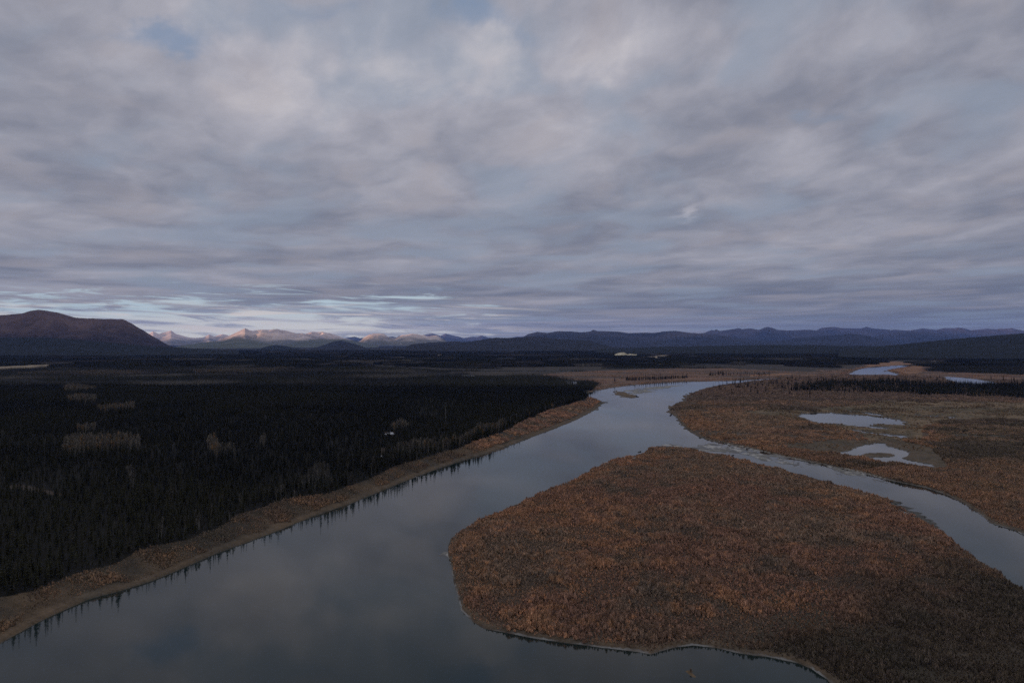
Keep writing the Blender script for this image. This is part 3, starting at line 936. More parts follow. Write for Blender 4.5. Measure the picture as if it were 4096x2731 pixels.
def bush_blades(B, cx, cy, Rr, H, n, leafy=0.5):
    for i in range(n):
        a = random.random() * 6.28
        rr = math.sqrt(random.random()) * Rr
        bx, by = cx + math.cos(a) * rr * 0.45, cy + math.sin(a) * rr * 0.45
        tx, ty = cx + math.cos(a) * rr, cy + math.sin(a) * rr
        h = H * random.uniform(0.6, 1.1) * (1 - 0.35 * (rr / Rr) ** 2)
        B.blade((bx, by, h * 0.1), (tx, ty, h), 0.05 + 0.11 * leafy * random.random() + 0.03, random.random() * 0.8 + (0.2 if rr > Rr * .5 else 0), mid=0.72)


PROTO = bpy.data.collections.new('plant_kinds')      # never linked to the scene; only instanced


def proto(name, B, mat, extra=None):
    me = B.mesh(name, mat)
    if extra:                                      # trunk joined as a second material
        B2, mat2 = extra
        off = len(B.v)
        me = bpy.data.meshes.new(name)
        me.from_pydata([tuple(p) for p in B.v + B2.v], [], B.f + [tuple(i + off for i in f) for f in B2.f])
        me.materials.append(mat)
        me.materials.append(mat2)
        me.polygons.foreach_set('material_index', np.array([0] * len(B.f) + [1] * len(B2.f), np.int32))
        at = me.attributes.new('shade', 'FLOAT', 'POINT')
        at.data.foreach_set('value', np.array(B.s + B2.s, np.float32))
    o = bpy.data.objects.new(name, me)
    return o


def scatter(name, protos, pts, rot, scl, pick, tint, label, cat):
    """one object of uncountable plants: geometry nodes copy the kinds onto points"""
    c = bpy.data.collections.new(name + '_kinds')
    for i, p in enumerate(protos):
        p.name = '%s_%02d' % (name, i)
        c.objects.link(p)
    me = bpy.data.meshes.new(name)
    me.vertices.add(len(pts))
    me.vertices.foreach_set('co', np.asarray(pts, np.float32).ravel())
    def A(n, t, v, key='value'):
        a = me.attributes.new(n, t, 'POINT')
        a.data.foreach_set(key, v)
    A('spin', 'FLOAT', np.asarray(rot, np.float32))
    A('size', 'FLOAT_VECTOR', np.asarray(scl, np.float32).ravel(), 'vector')
    A('pick', 'INT', np.asarray(pick, np.int32))
    A('tint', 'FLOAT_VECTOR', np.asarray(tint, np.float32).ravel(), 'vector')
    ob = bpy.data.objects.new(name, me)
    COL.objects.link(ob)
    ng = bpy.data.node_groups.new(name, 'GeometryNodeTree')
    ng.interface.new_socket('Geometry', in_out='INPUT', socket_type='NodeSocketGeometry')
    ng.interface.new_socket('Geometry', in_out='OUTPUT', socket_type='NodeSocketGeometry')
    gi = ng.nodes.new('NodeGroupInput')
    go = ng.nodes.new('NodeGroupOutput')
    ci = ng.nodes.new('GeometryNodeCollectionInfo')
    ci.inputs['Collection'].default_value = c
    ci.inputs['Separate Children'].default_value = True
    ci.inputs['Reset Children'].default_value = True
    ip = ng.nodes.new('GeometryNodeInstanceOnPoints')
    def NA(n, t):
        a = ng.nodes.new('GeometryNodeInputNamedAttribute')
        a.data_type = t
        a.inputs['Name'].default_value = n
        return a.outputs['Attribute']
    cx = ng.nodes.new('ShaderNodeCombineXYZ')
    ng.links.new(NA('spin', 'FLOAT'), cx.inputs[2])
    ng.links.new(gi.outputs[0], ip.inputs['Points'])
    ng.links.new(ci.outputs[0], ip.inputs['Instance'])
    ip.inputs['Pick Instance'].default_value = True
    ng.links.new(NA('pick', 'INT'), ip.inputs['Instance Index'])
    ng.links.new(cx.outputs[0], ip.inputs['Rotation'])
    ng.links.new(NA('size', 'FLOAT_VECTOR'), ip.inputs['Scale'])
    ng.links.new(ip.outputs[0], go.inputs[0])
    md = ob.modifiers.new('plants', 'NODES')
    md.node_group = ng
    tag(ob, label, cat, kind='stuff')
    return ob


def grid_points(x0, x1, y0, y1, step, amax=0.85, jitter=0.5):
    xs = np.arange(x0, x1, step)
    ys = np.arange(y0, y1, step)
    X, Y = np.meshgrid(xs, ys)
    X = X.ravel()
    Y = Y.ravel()
    k = np.abs(X) < Y * amax + 40
    X, Y = X[k], Y[k]
    X = X + rng.uniform(-jitter, jitter, X.shape) * step
    Y = Y + rng.uniform(-jitter, jitter, Y.shape) * step
    return X, Y


GREEN = np.array([0.030, 0.034, 0.022])


def spruce_tint(x, y):
    n = fbm(x / 220, y / 220, 81, 3)[:, None]
    n2 = rng.random((len(x), 1))
    t = lerp(np.array([0.0105, 0.0105, 0.0055]), np.array([0.024, 0.023, 0.010]), sstep(n, 0.35, 0.7))
    return lerp(t, np.array([0.048, 0.040, 0.028]), (n2 > 0.93) * 0.7)


# --- near spruces: 300 nearest are objects, the others one stand
X, Y = grid_points(-1400, 1500, 250, 1750, 3.7, 0.80)
m = cover(X, Y)
sd = land_sd(X, Y)
dens = fbm(X / 70, Y / 70, 91, 3)
edge_d = dist_poly(X, Y, EDGE[1:])
ok = m['forest'] & ~m['point'] & (sd > 6) & (rng.random(X.shape) < 0.50 + 0.8 * (dens - 0.3)) & ~m['spruce_r']
ok &= ~(m['aspen'] & (rng.random(X.shape) < 0.75))
X, Y, edge_d = X[ok], Y[ok], edge_d[ok]
# spruce stand on the right and lone spruces scattered before it
xr, yr = grid_points(300, 1700, 1250, 2300, 6.5, 0.85)
mr = cover(xr, yr)
kr = mr['spruce_r'] & (rng.random(xr.shape) < 0.08 + 0.75 * sstep(fbm(xr / 90, yr / 45, 5, 3) + (xr / yr - 0.52) * 1.3, 0.33, 0.62))
kr |= mr['right'] & (yr > 1500) & ~mr['marsh1'] & (rng.random(xr.shape) < 0.022) & (land_sd(xr, yr) > 12)
lone_px = [(2931, 1538), (2940, 1532), (2961, 1531), (2973, 1530), (3032, 1523), (3092, 1538), (3107, 1532), (3130, 1556), (3140, 1560), (3180, 1545), (3186, 1545), (3216, 1541), (3284, 1530), (3292, 1529), (3302, 1530), (3319, 1528),
           (3155, 1540), (3050, 1545), (2990, 1550), (3075, 1550), (3390, 1540), (3455, 1532), (3550, 1530), (2505, 1520), (2510, 1521), (2533, 1522), (2539, 1524), (2548, 1521), (2557, 1522), (2567, 1521), (2574, 1520), (2583, 1521), (2590, 1519),
           (2600, 1521), (2608, 1519), (2617, 1520), (2625, 1519), (2634, 1519), (2641, 1517), (2650, 1518), (2660, 1517), (2668, 1516), (2678, 1515), (2686, 1515), (2693, 1513), (2701, 1513), (2709, 1512), (2716, 1512), (2730, 1511), (2745, 1510), (2505, 1524),
           (2843, 1501), (2850, 1503), (2862, 1502), (2875, 1501), (2890, 1502), (2905, 1503), (2459, 1528), (2282, 1542), (2290, 1543), (2299, 1545), (2308, 1546), (2316, 1545), (2324, 1547), (2332, 1546), (2341, 1548), (2350, 1548), (2357, 1549), (2364, 1548), (2371, 1549)]
lone = np.array([P(u, v, 3.0) for u, v in lone_px])
lone_h = np.array([21.0 if u > 2400 else 17.0 for u, v in lone_px])
fill_u = np.concatenate([rng.uniform(2500, 2750, 170), rng.uniform(2835, 3080, 110), rng.uniform(2935, 3170, 60)])
fill_v = np.concatenate([1521 - (fill_u[:170] - 2500) * 0.040 + rng.uniform(-2, 2.5, 170), rng.uniform(1496, 1503, 110), rng.uniform(1530, 1562, 60)])
fill = np.array([P(a, b, 3.0) for a, b in zip(fill_u, fill_v)])
fill_h = rng.uniform(5, 14, len(fill))


def make_height(x, y, n):
    return rng.uniform(4.5, 13.5, n) * (0.8 + 0.4 * fbm(x / 60, y / 60, 13, 2))


H1 = make_height(X, Y, len(X)) * (1.0 + 0.45 * (edge_d < 16) * (Y > 440) * rng.random(len(X)))
dcam = np.hypot(X, Y - 0)
vis = (np.abs(X) < Y * 0.755)
order = np.argsort(np.where(vis, dcam, 1e9) / H1)
n_lone = len(lone)
near_idx = order[:300 - n_lone]
mask = np.ones(len(X), bool)
mask[near_idx] = False
SPR = [(12, 1.5, 24, 10), (12, 1.15, 24, 9), (12, 1.8, 22, 11), (12, 1.35, 26, 9), (12, 0.95, 22, 8)]
kinds = [spruce_parts(*a) for a in SPR]
# individual spruces
meshes = []
for C_, Tk in kinds:
    meshes.append((C_.mesh('crown', NEEDLE), Tk.mesh('trunk', BARK)))


def place_spruce(x, y, h, label, group, tint, wide=1.0):
    k = random.randrange(len(meshes))
    z = float(terrain_h(np.array([x]), np.array([y]))[0][0])
    e = bpy.data.objects.new('spruce_tree', None)
    e.empty_display_size = 1
    COL.objects.link(e)
    e.location = (x, y, z)
    s = h / 12.0
    w = s * random.uniform(0.85, 1.25) * wide
    e.scale = (w, w, s)
    e.rotation_euler = (0, 0, random.random() * 6.28)
    tag(e, label, 'tree', group)
    for nm, me, tt in (('crown', meshes[k][0], tint), ('trunk', meshes[k][1], (0.05, 0.042, 0.035))):
        c = bpy.data.objects.new(nm, me)
        COL.objects.link(c)
        c.parent = e
        c['tint'] = [float(q) for q in tt]
    return e


tn = spruce_tint(X[near_idx], Y[near_idx])
for i, j in enumerate(near_idx):
    place_spruce(X[j], Y[j], H1[j], 'dark spruce tree standing in the dense forest edge above the left river bank', 'spruces at the near edge of the forest', tn[i])
for i, (x, y) in enumerate(lone):
    u, v = lone_px[i]
    if u < 2400:
        lb, gp = 'dark spruce at the tip of the forest in front of the far brown meadow', 'spruces at the forest tip by the meadow'
    elif u < 2480:
        lb, gp = 'single small dark spruce standing alone on the far brown meadow', None
    elif u < 2800:
        lb, gp = 'dark spruce in the row across the river on the far brown meadow', 'row of spruces on the far meadow'
    elif u < 2920:
        lb, gp = 'tiny spruce in the short row on the far bank where the river narrows', 'short row of spruces on the far bank'
    else:
        lb, gp = 'lone spruce rising from the brown thicket on the right bank', 'lone spruces in the right bank thicket'
    place_spruce(x, y, lone_h[i] * random.uniform(0.7, 1.1), lb, gp, (0.014, 0.017, 0.014), 1.45)

X2 = np.concatenate([X[mask], xr[kr], fill[:, 0]])
Y2 = np.concatenate([Y[mask], yr[kr], fill[:, 1]])
hr_ = rng.uniform(7, 19, kr.sum()) * (0.7 + 0.5 * fbm(xr[kr] / 60, yr[kr] / 60, 6, 2))
H2 = np.concatenate([H1[mask], hr_, fill_h])
z2, _ = terrain_h(X2, Y2)
n = len(X2)
w_ = rng.uniform(0.85, 1.3, n) * np.where(Y2 > 1500, 1.3, 1.0)
scl = np.stack([H2 / 12 * w_, H2 / 12 * w_, H2 / 12], 1)
protos = [proto('spruce', C_, NEEDLE, (Tk, BARK)) for C_, Tk in kinds]
print('near spruces', n)
scatter('spruce_forest', protos, np.stack([X2, Y2, z2], 1), rng.uniform(0, 6.28, n), scl, rng.integers(0, len(protos), n), spruce_tint(X2, Y2),
        'dense dark spruce forest covering the left side of the valley', 'forest')

# --- middle distance and far forest: instanced plots of many small trees


def plot(size, count, hmin, hmax, whorls, per, aspen=0.0):
    B = Blades()
    for i in range(count):
        cx, cy = random.uniform(-size / 2, size / 2), random.uniform(-size / 2, size / 2)
        H = random.uniform(hmin, hmax)
        if whorls:
            spruce_blades(B, H, H * random.uniform(0.09, 0.14), whorls, per, cx, cy)
        else:
            r = H * random.uniform(0.12, 0.18)
            s = random.random()
            B.cone((cx, cy), r, H * .08, H * .62, 4, s, r * 0.45, random.random())
            B.cone((cx, cy), r * .6, H * .5, H, 4, s, 0.03, random.random())
    return B


def far_forest(name, y0, y1, size, count, whorls, per, label, hscale=1.0, nk=4, amax=0.80):
    ks = [proto('plot', plot(size, count, 7, 14, whorls, per), NEEDLE) for _ in range(nk)]
    x, y = grid_points(-y1 * amax, y1 * amax, y0, y1, size * 0.92, amax, 0.12)
    mm = cover(x, y)
    sd = land_sd(x, y)
    k = mm['forest'] & (sd > size * 0.45) & ~mm['spruce_r']
    k &= fbm(x / 400, y / 260, 101, 4) < 0.66
    x, y = x[k], y[k]
    z, _ = terrain_h(x, y)
    n = len(x)
    print(name, n)
    s = rng.uniform(0.8, 1.15, n) * hscale
    tint = spruce_tint(x, y)
    pn = fbm(x / 300, y / 160, 111, 4)[:, None]
    p2 = fbm(x / 420, y / 240, 511, 5)[:, None]
    tint = lerp(tint, np.array([0.125, 0.108, 0.085]), sstep(p2, 0.66, 0.72) * 0.8)
    tint = lerp(tint, np.array([0.070, 0.055, 0.045]), sstep(pn, 0.62, 0.75) * 0.7)
    scatter(name, ks, np.stack([x, y, z], 1), rng.integers(0, 4, n) * math.pi / 2, np.stack([np.ones(n), np.ones(n), s], 1), rng.integers(0, nk, n), tint, label, 'forest')


far_forest('middle_forest', 1740, 3300, 26, 44, 8, 6, 'dark spruce forest in the middle distance behind the near stand')
far_forest('distant_forest', 3250, 9500, 75, 380, 0, 0, 'distant dark forest covering the plain before the hills', amax=0.80)

# --- leafless grey aspens: objects where they stand out, the others one stand
bare_k = [bare_parts(10) for _ in range(4)]
bx, by = grid_points(-1400, 900, 380, 1750, 3.2, 0.8)
ma = cover(bx, by)
eb = dist_poly(bx, by, EDGE[1:])
ka = (ma['aspen'] & ma['forest'] & (rng.random(bx.shape) < 0.75)) | (ma['forest'] & ~ma['right'] & (eb < 14) & (land_sd(bx, by) > 8) & (rng.random(bx.shape) < 0.04))
bx, by = bx[ka], by[ka]
bh = rng.uniform(6.5, 11, len(bx))
od = np.argsort(np.hypot(bx, by))
bi = od[:150]
bm = np.ones(len(bx), bool)
bm[bi] = False
bare_mesh = [(c.mesh('crown', LEAF), t.mesh('trunk', BARK)) for c, t in bare_k]
for j in bi:
    k = random.randrange(4)
    x, y = bx[j], by[j]
    z = float(terrain_h(np.array([x]), np.array([y]))[0][0])
    e = bpy.data.objects.new('bare_tree', None)
    COL.objects.link(e)
    e.location = (x, y, z)
    e.scale = (bh[j] / 10,) * 3
    e.rotation_euler = (0, 0, random.random() * 6.28)
    tag(e, 'leafless pale grey tree standing among the dark spruces of the left forest', 'tree', 'bare trees among the spruces')
    for nm, me, tt in (('crown', bare_mesh[k][0], (0.10, 0.088, 0.07)), ('trunk', bare_mesh[k][1], (0.19, 0.18, 0.155))):
        c = bpy.data.objects.new(nm, me)
        COL.objects.link(c)
        c.parent = e
        c['tint'] = list(tt)
fx, fy = grid_points(-3000, 600, 1750, 3100, 4.5, 0.8)
mf = cover(fx, fy)
kf = mf['aspen'] & mf['forest'] & (rng.random(fx.shape) < 0.6)
ax_, ay_ = np.concatenate([bx[bm], fx[kf]]), np.concatenate([by[bm], fy[kf]])
ah_ = np.concatenate([bh[bm], rng.uniform(8, 12, kf.sum())])
az_, _ = terrain_h(ax_, ay_)
n = len(ax_)
print('bare', n)
tt = lerp(np.array([0.15, 0.13, 0.10]), np.array([0.22, 0.13, 0.055]), (rng.random((n, 1)) > 0.88) * 1.0)
scatter('bare_woodland', [proto('bare', c, LEAF, (t, BARK)) for c, t in bare_k], np.stack([ax_, ay_, az_], 1), rng.uniform(0, 6.28, n),
        np.stack([ah_ / 10] * 3, 1), rng.integers(0, 4, n), tt, 'stands of leafless grey trees scattered through the dark forest', 'woodland')

# --- willow thicket
ORANGE = np.array([0.60, 0.33, 0.17])
RUST = np.array([0.38, 0.225, 0.150])
BROWN = np.array([0.350, 0.245, 0.165])
GREY = np.array([0.160, 0.135, 0.105])
OLIVE = np.array([0.135, 0.112, 0.070])


def willow_tint(x, y, mm):
    n = len(x)
    big = fbm(x / 90, y / 90, 121, 3)[:, None]
    med = fbm(x / 16, y / 16, 131, 3)[:, None]
    sm = rng.random((n, 1))
    t = lerp(RUST, BROWN, sstep(big * 0.6 + med * 0.4, 0.40, 0.62))
    t = lerp(t, GREY, sstep(med, 0.58, 0.76) * 0.5)
    org = sstep(fbm(x / 7, y / 7, 141, 3)[:, None] * 0.6 + fbm(x / 60, y / 60, 151, 2)[:, None] * 0.4, 0.52, 0.66)
    t = lerp(t * 1.06, ORANGE * 0.98, np.clip(org * 0.5 + (sm > 0.93) * 0.6, 0, 1))
    # grey-green, browner cover low on the near bank and towards the right corner of the point
    pt = mm['point'][:, None]
    lowr = pt * (sstep(fbm(x / 60, y / 60, 161, 3)[:, None] * 60 + (300 - y[:, None]) * 0.5 + (x[:, None] - 60) * 0.24, 26, 56))
    t = lerp(t, lerp(OLIVE, GREY, sm) * 0.85, lowr * 0.88)
    ol = (mm['olive'] | mm['marsh1'] | mm['marsh2'])[:, None]
    t = np.where(ol, lerp(lerp(OLIVE * 1.15, BROWN, sstep(med, 0.4, 0.6)), RUST, (sm > 0.7) * 0.5), t)
    t = np.where(mm['right'][:, None], lerp(t, np.array([0.36, 0.245, 0.145]), 0.35), t)
    band = sstep(fbm(x / 170 + y / 300, y / 55, 541, 4)[:, None], 0.44, 0.60) * (mm['right'] & (y > 640))[:, None]
    t = lerp(t, lerp(OLIVE, GREY, sm), band * 0.75)
    far = (mm['right'] & ~mm['olive'])[:, None] * sstep(y, 1150, 1500)[:, None]
    t = lerp(t, lerp(np.array([0.20, 0.14, 0.12]), BROWN, sm), far * 0.8)
    return t


def clump(Rr, H, stems, n):
    B = Blades()
    for i in range(stems):
        a = random.random() * 6.28
        r = math.sqrt(random.random()) * Rr
        bush_blades(B, math.cos(a) * r, math.sin(a) * r, 0.55, H * random.uniform(0.65, 1.1), n)
    return B


# near thicket
X, Y = grid_points(-700, 900, 215, 760, 1.2, 0.80)
m = cover(X, Y)
sd = land_sd(X, Y)
tall = fbm(X / 12, Y / 12, 171, 3)
k = ((m['point'] & (sd > 0.3 + 3.0 * fbm(X / 8, Y / 8, 491, 3) ** 2)) | (m['bank'] & (sd > 1.5 + 10 * fbm(X / 11, Y / 11, 481, 3) ** 1.5) & (fbm(X / 9, Y / 9, 181, 4) + 0.012 * (sd - 12) > 0.16)) | (m['right'] & (sd > 2.0) & ~m['marsh1'] & ~m['marsh2']))
k &= (rng.random(X.shape) < 0.9) & (tall > 0.0)
X, Y, sd, tall = X[k], Y[k], sd[k], tall[k]
m = {a: b[k] for a, b in m.items()}
T_ = willow_tint(X, Y, m)
T_ = lerp(T_, ORANGE * 0.9, (((sd < 22) & ((X < 150) | m['right']) & (Y > 330) & ~m['bank'])[:, None] * 0.45 * rng.random((len(X), 1))))
size = (0.45 + 0.85 * sstep(tall, 0.3, 0.75)) * rng.uniform(0.75, 1.25, len(X)) * (0.8 + 0.2 * sstep(sd, 0.5, 8))
size = np.where(m['bank'], size * (0.35 + 0.4 * sstep(fbm(X / 22, Y / 22, 211, 3), 0.4, 0.62)), size)
T_ = np.where(m['bank'][:, None], lerp(T_, lerp(np.array([0.30, 0.205, 0.12]), np.array([0.13, 0.12, 0.085]), sstep(fbm(X / 18, Y / 18, 221, 3), 0.45, 0.6)[:, None]), 0.6), T_)
# the 300 largest bright bushes are objects of their own
score = np.where(m['point'] & (T_[:, 0] > 0.44) & (np.abs(X) < Y * 0.74) & (Y > 245), size * 300 / np.hypot(X, Y), 0)
# keep them apart
sel = []
taken = set()
for j in np.argsort(-score):
    if score[j] <= 0 or len(sel) >= 290:
        break
    key = (int(X[j] // 5), int(Y[j] // 5))
    if key in taken:
        continue
    taken.add(key)
    sel.append(j)
sel = np.array(sel)
bk = [clump(0.75, 1.9, 7, 22) for _ in range(5)]
bmesh_ = [b.mesh('willow_bush', LEAF) for b in bk]
zs, _ = terrain_h(X[sel], Y[sel])
for q, j in enumerate(sel):
    o = bpy.data.objects.new('willow_bush', random.choice(bmesh_))
    COL.objects.link(o)
    o.location = (X[j], Y[j], float(zs[q]))
    s = float(size[j]) * 1.08
    o.scale = (s * 0.95, s * 0.95, s * 1.15)
    o.rotation_euler = (0, 0, random.random() * 6.28)
    o['tint'] = [float(c) for c in lerp(T_[j], ORANGE, 0.4)]
    tag(o, 'bright orange willow bush standing out of the rusty thicket on the river point', 'bush', 'orange willow bushes on the point')
k = np.ones(len(X), bool)
k[sel] = False
X, Y, size, T_ = X[k], Y[k], size[k], T_[k]
z, _ = terrain_h(X, Y)
n = len(X)
print('near willow', n)
wp = [clump(0.75, 1.9, 6, 20) for _ in range(6)]
scatter('willow_thicket', [proto('w', b, LEAF) for b in wp], np.stack([X, Y, z], 1), rng.uniform(0, 6.28, n), np.stack([size * 0.72, size * 0.72, size * rng.uniform(0.9, 1.5, n)], 1), rng.integers(0, 6, n), T_,
        'rusty brown and orange willow thicket covering the near river banks', 'thicket')

# farther thicket, larger clumps
X, Y = grid_points(-900, 2600, 750, 3500, 3.6, 0.85)
m = cover(X, Y)
sd = land_sd(X, Y)
tall = fbm(X / 25, Y / 25, 191, 3)
k = ((m['point'] & (sd > 1.5)) | (m['bank'] & (sd > 9) & (fbm(X / 9, Y / 9, 181, 4) + 0.012 * (sd - 12) > 0.28)) | (m['right'] & (sd > 4) & ~m['marsh1'] & ~m['marsh2'])
     | (m['meadow'] & (sd > 3) & (sd < 30)) | (m['marsh1'] & m['right'] & ((fbm(X / 40, Y / 20, 201, 3) > 0.60) | (rng.random(X.shape) < 0.34)))
     | (m['marsh2'] & m['right'] & (rng.random(X.shape) < 0.45)))
k &= (rng.random(X.shape) < 0.85) & (tall > 0.30)
k |= m['meadow'] & (sd > 4) & (fbm(X / 130, Y / 40, 401, 4) > 0.53) & (rng.random(X.shape) < 0.5)
k[Y > 2400] &= (rng.random((Y > 2400).sum()) < 0.6)
k &= ~inside(X, Y, islets[0]) & ~inside(X, Y, bars[1])
X, Y, sd, tall = X[k], Y[k], sd[k], tall[k]
m = {a: b[k] for a, b in m.items()}
T_ = willow_tint(X, Y, m)
T_ = lerp(T_, ORANGE * 0.85, ((sd < 42) & (Y < 1150) & m['right'])[:, None] * 0.45)
size = (0.5 + 0.7 * sstep(tall, 0.35, 0.7)) * rng.uniform(0.8, 1.3, len(X)) * (0.6 + 0.4 * sstep(sd, 2, 14))
isl_ = inside(X, Y, islets[0])
size = np.where(m['marsh1'] | m['meadow'] | isl_ | m['marsh2'], size * np.where(isl_, 0.4, 0.5), size)
T_ = np.where(isl_[:, None], np.array([0.17, 0.13, 0.09]), T_)
T_ = np.where((m['marsh1'] | m['marsh2'])[:, None], lerp(T_, np.array([0.24, 0.17, 0.10]), 0.6), T_)
z, _ = terrain_h(X, Y)
n = len(X)
print('far willow', n)
wp = [clump(1.9, 2.6, 22, 9) for _ in range(5)]
scatter('far_willow_thicket', [proto('w2', b, LEAF) for b in wp], np.stack([X, Y, z], 1), rng.uniform(0, 6.28, n), np.stack([size * 1.15, size * 1.15, size], 1), rng.integers(0, 5, n), T_,
        'brown and orange willow thicket beyond the side channel around the marsh ponds', 'thicket')

# ------------------------------------------------------------------ small things


def plain(name, col, rough=0.8, var=0.3, scale=1.0, spec=0.3):
    m, T, b, out = principled(name, rough, spec)
    tc = T.node('ShaderNodeTexCoord').outputs['Object']
    n = T.noise(tc, scale, 4, 0.6)
    T.l.new(T.vm('SCALE', T.comb(*col), T.m('ADD', 1 - var / 2, T.m('MULTIPLY', n, var))), b.inputs['Base Color'])
    return m


def box(V, F, x0, x1, y0, y1, z0, z1):
    i = len(V)
    V += [(x0, y0, z0), (x1, y0, z0), (x1, y1, z0), (x0, y1, z0), (x0, y0, z1), (x1, y0, z1), (x1, y1, z1), (x0, y1, z1)]
    F += [(i, i + 3, i + 2, i + 1), (i + 4, i + 5, i + 6, i + 7), (i, i + 1, i + 5, i + 4), (i + 1, i + 2, i + 6, i + 5), (i + 2, i + 3, i + 7, i + 6), (i + 3, i, i + 4, i + 7)]


M_log = plain('log_wall', (0.16, 0.12, 0.09), 0.8, 0.4, 1.5)
M_wht = plain('white_metal_roof', (0.50, 0.51, 0.52), 0.45, 0.15, 0.6)
M_gls = plain('window_pane', (0.03, 0.035, 0.04), 0.1, 0.1)
M_drk = plain('wet_driftwood', (0.035, 0.028, 0.022), 0.8, 0.5, 1.0)
M_grey = plain('weathered_wood', (0.30, 0.28, 0.25), 0.85, 0.4, 1.0)
M_steel = plain('galvanised_steel', (0.20, 0.20, 0.20), 0.5, 0.2, 1.0)


def cabin(name, u, v, L, W, Hh, rz, label, cat, roofmat):
    x, y = P(u, v, 4.0)
    z = float(terrain_h(np.array([x]), np.array([y]))[0][0])
    e = bpy.data.objects.new(name, None)
    COL.objects.link(e)
    e.location = (x, y, z)
    e.rotation_euler = (0, 0, rz)
    tag(e, label, cat)
    V, F = [], []
    box(V, F, -L / 2, L / 2, -W / 2, W / 2, -0.3, Hh)
    i = len(V)
    V += [(-L / 2, -W / 2, Hh), (-L / 2, W / 2, Hh), (-L / 2, 0, Hh + W * .34), (L / 2, -W / 2, Hh), (L / 2, W / 2, Hh), (L / 2, 0, Hh + W * .34)]
    F += [(i, i + 1, i + 2), (i + 3, i + 5, i + 4)]
    link('wall', V, F, M_log, e)
    V, F = [], []
    o = 0.6
    r0 = Hh - o * .68
    V = [(-L / 2 - o, -W / 2 - o, r0), (L / 2 + o, -W / 2 - o, r0), (L / 2 + o, 0, Hh + W * .34 + .05), (-L / 2 - o, 0, Hh + W * .34 + .05), (L / 2 + o, W / 2 + o, r0), (-L / 2 - o, W / 2 + o, r0)]
    V += [(a, b, c + 0.14) for a, b, c in V]
    F = [(0, 3, 2, 1), (3, 5, 4, 2), (6, 7, 8, 9), (9, 8, 10, 11), (0, 1, 7, 6), (1, 2, 8, 7), (2, 4, 10, 8), (4, 5, 11, 10), (5, 3, 9, 11), (3, 0, 6, 9)]
    link('roof', V, F, roofmat, e)
    V, F = [], []
    box(V, F, -0.45, 0.45, -W / 2 - 0.06, -W / 2 + 0.02, 0.05, 2.0)
    link('door', V, F, M_drk, e)
    for sx in (-1, 1):
        V, F = [], []
        box(V, F, sx * L * .3 - .5, sx * L * .3 + .5, -W / 2 - 0.05, -W / 2 + 0.02, 0.95, 1.85)
        link('window', V, F, M_gls, e)
    return e


cabin('cabin', 1561, 1760, 6, 5, 2.8, 0.5, 'white roofed cabin in a clearing of the spruce forest', 'cabin', M_wht)
cabin('shed', 1574, 1758, 2.4, 2.0, 2.0, -0.3, 'small white roofed shed just right of the cabin', 'shed', M_wht)
cabin('shed', 1541, 1758, 2.0, 1.8, 1.8, 0.2, 'smallest pale shed just left of the cabin', 'shed', M_wht)
cabin('boathouse', 1532, 1848, 2.8, 2.2, 2.1, 0.1, 'little grey white hut near the river bank below the cabin', 'hut', M_wht)


def mast():
    x, y = P(1783, 1712, 4.0)
    z = float(terrain_h(np.array([x]), np.array([y]))[0][0])
    e = bpy.data.objects.new('lattice_mast', None)
    COL.objects.link(e)
    e.location = (x, y, z)
    tag(e, 'thin grey lattice mast rising above the spruces near the river', 'mast')
    B = Blades()
    Ht, w0, w1 = 27.0, 0.9, 0.35
    V, F = [], []

    def rod(p, q, r=0.07):
        p, q = Vector(p), Vector(q)
        d = (q - p).normalized()
        s = d.orthogonal().normalized() * r
        t = d.cross(s).normalized() * r
        i = len(V)
        for c in (p, q):
            for k in (s, t, -s, -t):
                V.append(tuple(c + k))
        for k in range(4):
            j = (k + 1) % 4
            F.append((i + k, i + j, i + 4 + j, i + 4 + k))
    n = 16
    for k in range(n + 1):
        t = k / n
        w = lerp(w0, w1, t)
        c = [(math.cos(a) * w, math.sin(a) * w, t * Ht) for a in (0, 2.094, 4.189)]
        if k:
            for q in range(3):
                rod(prev[q], c[q], 0.06)
                rod(prev[q], c[(q + 1) % 3], 0.04)
        for q in range(3):
            rod(c[q], c[(q + 1) % 3], 0.04)
        prev = c
    link('lattice_frame', V, F, M_steel, e)
    V, F = [], []
    rod((0, 0, Ht), (0, 0, Ht + 4), 0.05)
    rod((-1.1, 0, Ht + 3.2), (1.1, 0, Ht + 3.2), 0.06)
    rod((-0.8, 0, Ht + 2.2), (0.8, 0, Ht + 2.2), 0.06)
    link('antenna', V, F, M_steel, e)


mast()


